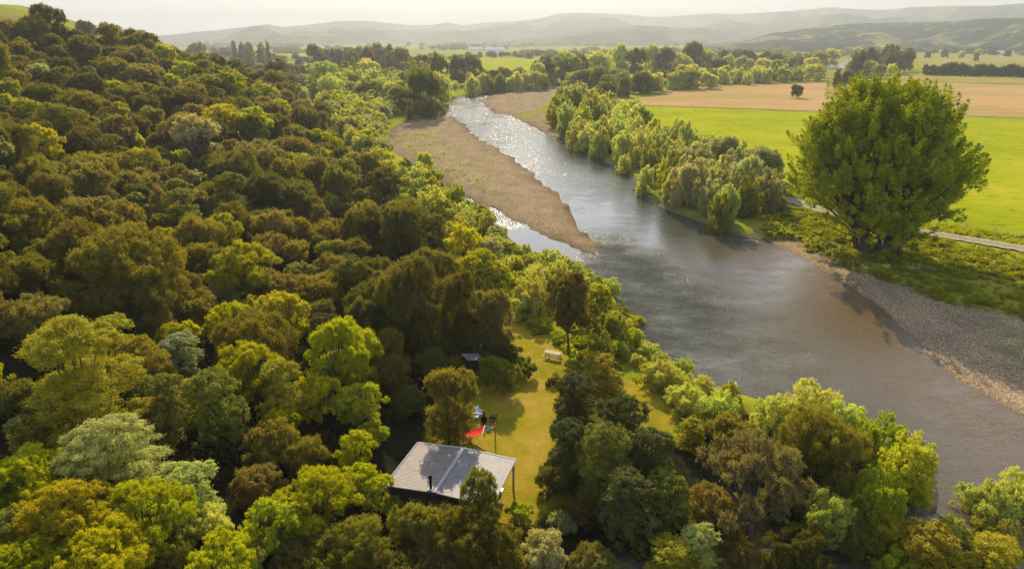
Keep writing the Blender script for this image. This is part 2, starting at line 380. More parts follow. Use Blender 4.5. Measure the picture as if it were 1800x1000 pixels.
# river water: the cells of a grid that reach just under both banks
wx = np.arange(-150, 330, 2.5); wy = np.arange(-30, 620, 2.5)
WX, WY = np.meshgrid(wx, wy); s = sdf(channel, WX.ravel(), WY.ravel()).reshape(WX.shape)
ok = (s[:-1, :-1] > -4.5)
n2 = len(wx); ids = (np.arange(len(wy) - 1)[:, None] * n2 + np.arange(n2 - 1)[None, :])[ok]
wX, wY = WX.ravel(), WY.ravel()
rb = [((800, 176), (822, 181), 6, 1.0), ((822, 182), (842, 187), 7, 1.0), ((788, 207), (840, 226), 4, .9), ((835, 196), (880, 206), 6, .6), ((850, 225), (905, 262), 6, .3), ((1060, 450), (1120, 500), 3.2, 1.0), ((1120, 500), (1180, 580), 5, .8), ((1180, 580), (1210, 640), 6, .5), ((862, 374), (905, 398), 1.8, .9), ((940, 300), (1090, 320), 7, .35), ((1130, 640), (1500, 660), 11, .35), ((900, 265), (950, 300), 9, .3)]
AP = [(810, 178, 1), (830, 215, .85), (880, 235, .6), (930, 270, .3), (1000, 300, .28), (1080, 322, .25), (1050, 380, .12), (1150, 420, .12), (1250, 450, .14), (960, 420, .03), (1000, 450, .04), (900, 395, .06), (860, 378, .2), (1075, 465, 3), (1095, 495, 3), (1130, 530, 2.8), (1170, 590, 2.4), (1250, 640, 1.2), (1400, 640, 1.0), (1550, 650, .45), (1600, 720, .4), (1350, 500, .25), (1500, 560, .3), (1700, 850, .3)]
_d = np.maximum(wY * cP - (WZ - CH) * sP, 3); _px = 900 + FOC * wX / _d; _py = 500 - FOC * (wY * sP + (WZ - CH) * cP) / _d
_w = [1 / (((_px - a) ** 2 + ((_py - b) * 1.6) ** 2) + 60) ** 1.6 for a, b, c_ in AP]; AMP = sum(w_ * c_[2] for w_, c_ in zip(_w, AP)) / sum(_w)
RF = np.zeros(wX.shape)
for a, b, sg, am in rb:
    RF = np.maximum(RF, am * np.exp(-(dist(np.array([U(*a, WZ), U(*b, WZ)]), wX, wY, False) / sg) ** 2))
SHL = np.exp(-np.maximum(dist(beach_edge[3:], wX, wY, False) - 5, 0) / 12.0) * sstep(60, 20, 0 * wX + 40)
SHL = np.maximum(SHL, 0)
used = np.zeros(len(wX), int); F_ = np.column_stack([ids, ids + 1, ids + n2 + 1, ids + n2]); u = np.unique(F_); rm = np.zeros(len(wX), int); rm[u] = np.arange(len(u))
me = mesh_np('river', np.column_stack([wX[u], wY[u], np.full(len(u), WZ)]), rm[F_], MATS['river_water'], {'riffle': ('POINT', RF[u]), 'shallow': ('POINT', SHL[u]), 'amp': ('POINT', AMP[u])}, False)
struct('river', me)
wetf = lambda X, Y, s: np.exp(-(s + .8 * vnoise(X, Y, 4, 6)) / 2.4).clip(0, 1)
sheet('gravel_bar', bar, 1.6, lambda X, Y, s: WZ - .35 + np.minimum(.55 * s, .5) + .75 * sstep(1, 9, s) + .12 * fbm(X, Y, 6, 3, 4) * sstep(1, 4, s), MATS['gravel'], {'wet': wetf, 'weed': lambda X, Y, s: sstep(3, 9, s) * sstep(40, -30, X) * .8}, 1.5)
sheet('gravel_shoal', upbar, 3.0, lambda X, Y, s: WZ - .35 + np.minimum(.4 * s, .5) + .7 * sstep(1, 12, s) + .1 * fbm(X, Y, 8, 3, 4) * sstep(1, 4, s), MATS['gravel'], {'wet': wetf, 'weed': lambda X, Y, s: sstep(3, 9, s) * .3}, 1.2)
sheet('grass_flat', islet, 3.0, lambda X, Y, s: WZ - .1 + .6 * sstep(0, 4, s) + .35 * sstep(0, 10, s) + .15 * fbm(X, Y, 5, 3, 4), MATS['ground_grass'], None, 1.5, seed=4)
bl = beach_edge
def bz(X, Y, s):
    d = dist(bl, X, Y, False); return WZ - .28 + np.minimum(.35 * d, .35) + .045 * np.minimum(d, 16) + .07 * fbm(X, Y, 4, 3, 4)
sheet('river_beach', beach, 1.2, bz, MATS['gravel'], {'wet': lambda X, Y, s: np.exp(-dist(bl, X, Y, False) / .8), 'weed': lambda X, Y, s: sstep(7, 14, dist(bl, X, Y, False))}, .5)
sheet('lawn', lawn, 1.5, lambda X, Y, s: ground(X, Y) + .02 + .02 * sstep(0, 1, s), MATS['lawn_grass'], None, .9)
sheet('pasture', pasture, 9, lambda X, Y, s: np.full(X.shape, .06), MATS['pasture_grass'], None, 0)
sheet('stubble_field', stubble, 25, lambda X, Y, s: np.full(X.shape, .12), MATS['stubble'], None, 0)
sheet('tan_field', tanfield, 40, lambda X, Y, s: np.full(X.shape, .14), MATS['tan_pasture'], None, 0)
tp = np.array([U(*p) for p in track]); V = []; W5 = []
Tn = []
for i in range(len(tp) - 1):
    for k in range(12): Tn.append(tp[i] + (tp[i + 1] - tp[i]) * k / 12)
Tn = np.array(Tn); T = np.gradient(Tn, axis=0); T /= np.linalg.norm(T, axis=1)[:, None]; Nn = np.column_stack([-T[:, 1], T[:, 0]])
offs = np.array([-2.1, -1.3, -.5, .5, 1.3, 2.1]); wd = np.array([.7, 0, .55, .55, 0, .7])
for i, p in enumerate(Tn):
    for j, o in enumerate(offs): V.append((*(p + Nn[i] * (o + .25 * math.sin(i * 1.7 + j))), .13)); W5.append(wd[j])
k = len(offs); ii = (np.arange(len(Tn) - 1)[:, None] * k + np.arange(k - 1)[None, :]).ravel()
me = mesh_np('farm_track', V, np.column_stack([ii, ii + k, ii + k + 1, ii + 1]), MATS['track_dirt'], {'weed': ('POINT', W5)})
struct('farm_track', me)

# ------------------------------------------------------------------ far hills
def interp(pts, x): return np.interp(x, [p[0] for p in pts], [p[1] for p in pts])
def ratio(py):
    c_ = (500 - py) / FOC; return (-sP + cP * c_) / (cP + sP * c_)
def hills(name, line, Y0, front, back, mat, x0, x1, amp, seed, base=0.0, nscale=900):
    pxs = np.linspace(x0, x1, 420); rows = np.concatenate([np.linspace(-1, 0, 46), np.linspace(0, 1, 12)[1:]])
    PX, R = np.meshgrid(pxs, rows); pyl = interp(line, PX)
    tanu = (PX - 900) / FOC
    Yc = Y0 * (1 + .10 * np.sin(PX / 230.0 + seed) * 1.0)
    Yw = np.where(R < 0, Yc + R * front, Yc + R * back)
    cr = (500 - pyl) / FOC; zr = CH + Yc * (-sP + cP * cr) / (cP + sP * cr)
    Xw = tanu / (cP + sP * cr) * Yw
    prof = np.where(R < 0, (1 - np.abs(R)) ** 1.35, (1 - R) ** 1.2)
    nzv = fbm(Xw, Yw, nscale, 5, seed); rid = 1 - np.abs(fbm(Xw, Yw * .35, nscale * .8, 5, seed + 9)) * 2
    Z = base + (zr - base) * prof
    Z = Z + amp * (rid * .8 + nzv * .6 - .4) * np.clip(-R * 4, 0, 1) * np.clip((1 + R) * 3, 0, 1) * (zr / 150)
    Z = np.minimum(Z, CH + (zr - CH) * np.clip(Yw / Yc, 0, 1) * .985 + (R >= 0) * 100 + (np.abs(R) < .03) * 100)
    Z = np.where(R <= -1, -15, Z); Z = np.where(R >= 1, -15, Z)
    nn = len(pxs); ii = (np.arange(len(rows) - 1)[:, None] * nn + np.arange(nn - 1)[None, :]).ravel()
    return struct(name, mesh_np(name, np.column_stack([Xw.ravel(), Yw.ravel(), Z.ravel()]), np.column_stack([ii, ii + 1, ii + nn + 1, ii + nn]), mat, None, True))
L1 = [(-200, 70), (150, 66), (270, 63), (300, 62), (340, 57), (380, 54), (420, 49), (470, 43), (500, 48), (540, 44), (590, 38), (640, 37), (680, 41), (720, 45), (760, 44), (785, 40), (815, 45), (850, 41), (900, 38), (930, 36), (950, 33), (975, 26), (1010, 23), (1050, 24), (1100, 26), (1150, 31), (1200, 28), (1260, 25), (1300, 25), (1340, 23), (1400, 20), (1450, 16), (1470, 15), (1540, 18), (1570, 17), (1600, 13), (1680, 11), (1740, 11), (1800, 6), (2000, 4)]
hills('far_hills', L1, 6200, 2600, 1500, MATS['hill_pasture'], -100, 2000, 130, 3)
hills('middle_hills', [(820, 80), (950, 66), (1000, 56), (1060, 48), (1120, 44), (1200, 50), (1300, 46), (1380, 38), (1430, 34), (1500, 38), (1560, 31), (1650, 26), (1740, 30), (1800, 24), (2000, 20)], 4600, 1500, 800, MATS['hill_pasture'], 820, 2000, 110, 8, nscale=600)
hills('river_terrace', [(1180, 90), (1240, 80), (1290, 74), (1330, 66), (1360, 58), (1390, 56), (1420, 50), (1500, 42), (1560, 41), (1600, 40), (1680, 38), (1720, 34), (1750, 33), (1800, 32), (1900, 28), (2000, 26)], 2500, 1000, 500, MATS['hill_scrub'], 1180, 2000, 70, 14, nscale=300)

# ------------------------------------------------------------------ tree prototypes
def sph(n, rng, up=0.0):
    v = rng.normal(size=(n, 3)); v[:, 2] += up; return v / np.linalg.norm(v, axis=1)[:, None]
def leaves(name, P, O, L, W, style, rng, tint, mat):
    """P positions, O outward unit vectors. style: spray (blades that follow the growth), broad (flat leaves)"""
    n = len(P); R = sph(n, rng)
    if style == 'spray':
        t = O * .55 + np.array([0, 0, .55]) + R * .75
        t /= np.linalg.norm(t, axis=1)[:, None]; s = np.cross(t, sph(n, rng))
    elif style == 'plume':
        t = O * .35 + np.array([0, 0, .95]) + R * .5
        t /= np.linalg.norm(t, axis=1)[:, None]; s = np.cross(t, sph(n, rng))
    else:
        nn = O * .55 + np.array([0, 0, .5]) + R * .75; nn /= np.linalg.norm(nn, axis=1)[:, None]
        t = np.cross(nn, sph(n, rng)); t /= np.linalg.norm(t, axis=1)[:, None] + 1e-9; s = np.cross(nn, t)
    s /= np.linalg.norm(s, axis=1)[:, None] + 1e-9
    l = L * rng.uniform(.6, 1.35, n)[:, None]; w_ = W * rng.uniform(.7, 1.3, n)[:, None]
    V = np.stack([P - t * l * .5, P + s * w_ * .5 - t * l * .05, P + t * l * .5, P - s * w_ * .5 - t * l * .05], 1).reshape(-1, 3)
    F_ = np.arange(4 * n).reshape(n, 4)
    return mesh_np(name, V, F_, mat, {'tint': ('FACE', tint)})
def crown_mesh(name, lobes, nleaf, L, W, style, seed, mat, sub=16, subr=.34, up=.35, fill=.12):
    """lobes (x,y,z,rx,rz): each lobe carries sub-clumps, each clump carries leaves"""
    rng = np.random.default_rng(seed); lobes = np.array(lobes, float)
    ar = lobes[:, 3] ** 2; cl = []; co = []; cr = []
    for b, (x, y, z, rx, rz) in enumerate(lobes):
        k = max(4, int(round(sub * ar[b] / ar.mean()))); d = sph(k, rng, up)
        sc3 = np.array([rx, rx, rz]); c_ = np.array([x, y, z]) + d * sc3 * rng.uniform(.72, 1.02, (k, 1))
        cl.append(c_); co.append(d); cr.append(np.full(k, (rx + min(rz, rx * 1.3)) / 2) * subr * rng.uniform(.6, 1.3, k))
    cl = np.vstack(cl); co = np.vstack(co); cr = np.concatenate(cr)
    keep = np.ones(len(cl), bool)
    for x, y, z, rx, rz in lobes:
        q = (cl - [x, y, z]) / [rx, rx, rz]; keep &= (q ** 2).sum(1) > .42
    cl, co, cr = cl[keep], co[keep], cr[keep]
    pr = cr ** 2; pr /= pr.sum(); pick = rng.choice(len(cl), nleaf, p=pr)
    d = sph(nleaf, rng, .15) ; o = d * .7 + co[pick] * .6; o /= np.linalg.norm(o, axis=1)[:, None]
    rr = cr[pick] * rng.uniform(.2, 1.2, nleaf) ** .7 * np.where(rng.uniform(0, 1, nleaf) < .22, rng.uniform(1, 1.9, nleaf), 1)
    P = cl[pick] + d * rr[:, None] * np.array([1, 1, 1.35 if style != 'broad' else .9])
    nf = int(nleaf * fill)
    if nf:
        q = rng.integers(0, len(lobes), nf); P[:nf] = lobes[q, :3] + sph(nf, rng) * lobes[q][:, [3, 3, 4]] * rng.uniform(.3, .9, (nf, 1))
    ct = rng.uniform(0, 1, len(cl))[pick]
    tint = np.clip(.55 * ct + .45 * rng.uniform(0, 1, nleaf), 0, 1)
    return leaves(name, P, o, L, W, style, rng, tint, mat)
def trunk_mesh(name, lobes, seed, h0=0.0, r0=.035, lean=.04, fork=.35, mat=None, twigs=0, low=0.0):
    rnd = random.Random(seed); m = MB(); top = max(l[2] for l in lobes)
    zf = top * fork; b = (rnd.uniform(-lean, lean), rnd.uniform(-lean, lean), zf)
    m.tube([(0, 0, h0 - .06), (b[0] * .3, b[1] * .3, zf * .4), b], [r0 * 1.35, r0 * 1.0, r0 * .8], 7)
    for (x, y, z, rx, rz) in lobes:
        mid = (b[0] + (x - b[0]) * .5 + rnd.uniform(-.04, .04), b[1] + (y - b[1]) * .5 + rnd.uniform(-.04, .04), zf + (z - zf) * .42)
        m.tube([b, mid, (x, y, z + rz * .25)], [r0 * .55, r0 * .36, r0 * .1], 5)
        for k in range(twigs):
            a = rnd.uniform(0, 6.28); e = rnd.uniform(-.2, 1)
            m.tube([mid if k % 2 else (x, y, z), (x + math.cos(a) * rx * .8, y + math.sin(a) * rx * .8, z + e * rz * .8)], [r0 * .2, r0 * .05], 4)
    return m.mesh(name, mat or MATS['bark'])
def dome(rnd, n, R, z0, rz, r1, r2, flat=.8, mind=.0):
    L = []
    for k in range(n):
        a = 2.4 * k + rnd.uniform(-.5, .5); f = math.sqrt((k + .5) / n)
        rr = R * f * rnd.uniform(.85, 1.1); r = rnd.uniform(r1, r2)
        L.append((math.cos(a) * rr, math.sin(a) * rr, z0 + rz * math.sqrt(max(0, 1 - (f * .93) ** 2)) * rnd.uniform(.75, 1.12), r, r * flat))
    return L
def lobes_for(kind, seed):
    r = random.Random(seed)
    if kind == 'kanuka': return dome(r, 15, .35, .36, .36, .11, .18, .85) + dome(r, 9, .38, .14, .22, .11, .16, 1.0)
    if kind == 'tall': return dome(r, 9, .30, .75, .45, .14, .2, .95) + dome(r, 8, .36, .35, .3, .13, .18, 1.1) + dome(r, 7, .34, .08, .2, .11, .15, 1.2)
    if kind == 'kowhai': return dome(r, 24, .40, .32, .5, .07, .13, .75) + dome(r, 7, .3, .15, .3, .1, .14, .8)
    if kind == 'broad': return dome(r, 8, .27, .95, .4, .13, .2, .9) + dome(r, 9, .36, .45, .3, .14, .2, 1.2) + dome(r, 7, .38, .1, .15, .14, .18, 1.1)
    if kind == 'willow':
        L = []
        for k in range(15):
            a = 2.4 * k; f = math.sqrt((k + .5) / 15); L.append((math.cos(a) * .36 * f, math.sin(a) * .36 * f, .36 + r.uniform(.05, .5) * (1.15 - f * .6), r.uniform(.08, .13), r.uniform(.16, .30)))
        return L + dome(r, 7, .36, .12, .1, .12, .16, .9)
    if kind == 'lone': return dome(r, 10, .30, .85, .42, .13, .19, .85) + dome(r, 9, .38, .52, .26, .13, .17, .9)
    if kind == 'cone':
        return [(math.cos(2.4 * k) * .38 * (1 - t), math.sin(2.4 * k) * .38 * (1 - t), .22 + t * 1.15, .10 + .10 * (1 - t), .16) for k in range(17) for t in [(k / 17.0) ** .9]]
    if kind == 'shrub': return dome(r, 9, .36, .12, .36, .12, .18, .85)
    if kind == 'pine':
        return [(math.cos(2.4 * k) * .30 * (1 - t * .75) * r.uniform(.6, 1.1), math.sin(2.4 * k) * .30 * (1 - t * .75) * r.uniform(.6, 1.1), .35 + t * 1.6, .13 + .09 * (1 - t), .17) for k in range(16) for t in [k / 16.0]]
    if kind == 'round': return dome(r, 11, .36, .42, .46, .14, .2, .95) + dome(r, 8, .40, .14, .2, .13, .18, 1.0)
    if kind == 'bare': return dome(r, 20, .40, .45, .45, .07, .12, .8)
KH = dict(lone=1.38, kanuka=.92, tall=1.45, kowhai=1.0, broad=1.5, willow=1.1, cone=1.45, shrub=.62, pine=2.0, round=1.05, bare=1.05)
STY = dict(lone='spray', kanuka='spray', tall='spray', kowhai='spray', broad='broad', willow='plume', cone='spray', shrub='spray', pine='spray', round='spray', bare='spray')
# scale: meshes are 1 unit wide crowns; leaf sizes below are in crown units for lod 0 / 1 / 2
LOD = {0: (30000, .034, .011), 1: (12000, .050, .020), 2: (3600, .085, .042), 3: (1500, .16, .09), 4: (96000, .0205, .0058)}
PROTO = {}
def proto(kind, lod, var):
    k_ = (kind, lod, var)
    if k_ not in PROTO:
        s = abs(hash_(kind)) % 997 + var * 31; lb = lobes_for(kind, s); n, L, W = LOD[lod]
        f = {'lone': 1.2, 'tall': 1.35, 'broad': 1.5, 'willow': 1.25, 'cone': 1.0, 'shrub': .7, 'pine': 1.2, 'round': 1.2, 'bare': .38, 'kowhai': 1.0, 'kanuka': 1.0}[kind]
        if kind == 'broad': L, W = L * .95, W * 1.7
        n = int(n * f * (.7 if kind == 'broad' else 1))
        mat = LEAFG if kind == 'broad' else LEAF
        cm = crown_mesh('crown', lb, n, L, W, STY[kind], s + lod, mat, sub={4: 34, 0: 24, 1: 17, 2: 11, 3: 8}[lod], subr={4: .22, 0: .25, 1: .30, 2: .38, 3: .5}[lod], fill=.04 if kind in ('kowhai', 'bare') else .09)
        tm = trunk_mesh('trunk', lb, s, r0=.022 if kind not in ('bare', 'cone', 'pine') else .03, fork=.3 if kind != 'bare' else .32, twigs=5 if kind == 'bare' else (1 if lod in (0, 4) else 0)) if lod != 3 else None
        PROTO[k_] = (cm, tm)
    return PROTO[k_]
def hash_(s):
    h = 7
    for ch in s: h = (h * 31 + ord(ch)) % 100003
    return h
COL = {'dark': (0.158, 0.144, 0.036), 'olive': (0.23, 0.206, 0.036), 'brown': (0.225, 0.192, 0.058), 'deep': (0.13, 0.138, 0.03), 'yellow': (0.48, 0.46, 0.014), 'lime': (0.4, 0.405, 0.028), 'pale': (0.48, 0.51, 0.14), 'silver': (0.4, 0.41, 0.19), 'green': (0.245, 0.265, 0.036), 'gold': (0.41, 0.37, 0.02), 'rust': (0.26, 0.222, 0.1), 'willow': (0.47, 0.48, 0.125), 'grey': (0.38, 0.375, 0.2), 'bright': (0.38, 0.41, 0.032)}   # foliage base colours
CW = {'dark': 'dark olive', 'olive': 'olive green', 'brown': 'brownish olive', 'deep': 'deep green', 'yellow': 'bright yellow', 'lime': 'lime green', 'pale': 'pale green', 'silver': 'silvery green', 'green': 'mid green', 'gold': 'golden green', 'rust': 'rusty brown', 'willow': 'soft green', 'grey': 'greyish green', 'bright': 'vivid green'}
NAMES = dict(lone=('totara_tree', 'dark tree', 'tree'), kanuka=('kanuka_tree', 'domed tree', 'tree'), tall=('beech_tree', 'tall tree', 'tree'), kowhai=('kowhai_tree', 'feathery tree', 'tree'), broad=('vine_clad_tree', 'leafy tree', 'tree'), willow=('willow_tree', 'plumed willow', 'tree'), cone=('conical_tree', 'conical tree', 'tree'), shrub=('shrub', 'rounded shrub', 'shrub'), pine=('pine_tree', 'ragged pine', 'tree'), round=('poplar_tree', 'round tree', 'tree'), bare=('twiggy_tree', 'twiggy tree', 'tree'))
TREES = []; rnd = random.Random(5); LQ = []
def mklabel(o, desc, where, px, py): LQ.append((o, desc, where, px, py))
EI = ['at the {} edge', 'an eighth {}', 'a quarter {}', 'three eighths {}', 'halfway {}', 'five eighths {}', 'three quarters {}', 'seven eighths {}', 'at the {} edge']
def frac(v, n, lo, hi, w_): k = min(8, max(0, round(v / n * 8))); return EI[k].format(lo if k == 0 else hi) if k in (0, 8) else EI[k].format(w_)
ONE = 'first second third fourth fifth sixth seventh eighth ninth tenth eleventh twelfth thirteenth fourteenth fifteenth sixteenth seventeenth eighteenth nineteenth'.split()
def ordn(n):
    if n < 20: return ONE[n - 1]
    t, u = divmod(n, 10); T_ = ['twent', 'thirt', 'fort', 'fift', 'sixt', 'sevent', 'eight', 'ninet'][t - 2]
    return T_ + 'ieth' if u == 0 else T_ + 'y-' + ONE[u - 1]
def write_labels():
    cells = {}
    for o, desc, where, px, py in LQ:
        ac = frac(px, 1800, 'left', 'right', 'across'); dn = frac(py, 1000, 'top', 'bottom', 'down')
        tail = ' ' + ac + ', ' + dn if where == '' else ' ' + where + ', ' + ac if len(where.split()) < 7 else ' ' + where
        cells.setdefault((desc, tail), []).append((px, py, o))
    for (desc, tail), L in cells.items():
        L.sort(key=lambda q: q[0]); 
        if len(L) == 1: L[0][2]['label'] = desc + tail; continue
        for i, (px, py, o) in enumerate(L): o['label'] = ordn(i + 1) + ' ' + desc + ' from left' + tail
def tree(kind, x, y, w_, colr, hs=1.0, label=None, where='', group=None, name=None, sink=.15, ztop=None, z=None, rot=None):
    z = g1(x, y) if z is None else z
    H = KH[kind] * w_ * hs
    px, py, d = proj(x, y, z + H * .6); wpx = w_ / d * FOC
    lod = 4 if wpx > 135 else 0 if wpx > 80 else 1 if wpx > 42 else 2 if wpx > 20 else 3
    var = rnd.randrange(5 if lod < 2 else 3)
    cm, tm = proto(kind, lod, var); nm, ds, ct = NAMES[kind]
    if kind == 'kanuka' and colr == 'brown': nm = 'brown_kanuka_tree'  # still kanuka: the brownish ones only carry a separate name
    auto = label is None; label = label or ''
    group = group or {'tree': 'trees ' + (where or 'of the bush'), 'shrub': 'shrubs ' + (where or 'of the bush')}[ct]
    c0 = COL[colr]; j = rnd.uniform(.82, 1.2); j2 = rnd.uniform(.9, 1.12)
    col = (c0[0] * j * j2, c0[1] * j, c0[2] * j, 1)
    rz = rnd.uniform(0, 6.28) if rot is None else rot; S = (w_ * rnd.uniform(.86, 1.12), w_ * rnd.uniform(.86, 1.12), w_ * hs)
    if tm is not None and wpx > 26:
        o = thing(name or nm, label, ct, (x, y, z - sink), rz, group); o.scale = S; o.rotation_euler = (rnd.uniform(-.09, .09), rnd.uniform(-.09, .09), rz)
        c_ = link('crown', cm, o); c_.color = col; link('trunk', tm, o)
    else:
        o = thing(name or nm, label, ct, (x, y, z - sink), rz, group, cm); o.scale = S; o.color = col
    if auto: mklabel(o, CW[colr] + ' ' + ds, where, px, py)
    TREES.append((x, y, w_, kind)); return o
def on_ray(px, py, wpx, kind, hs=1.0, cf=.62):
    a, yy, zz = ray(px, py); 
    t = np.arange(12, 900, .5); X = a * t; Y = yy * t; Z = CH + zz * t; G = ground(X, Y)
    Hc = wpx * t / FOC * KH[kind] * hs * cf
    k = np.argmax((Z - G) <= Hc)
    return X[k], Y[k], wpx * t[k] / FOC
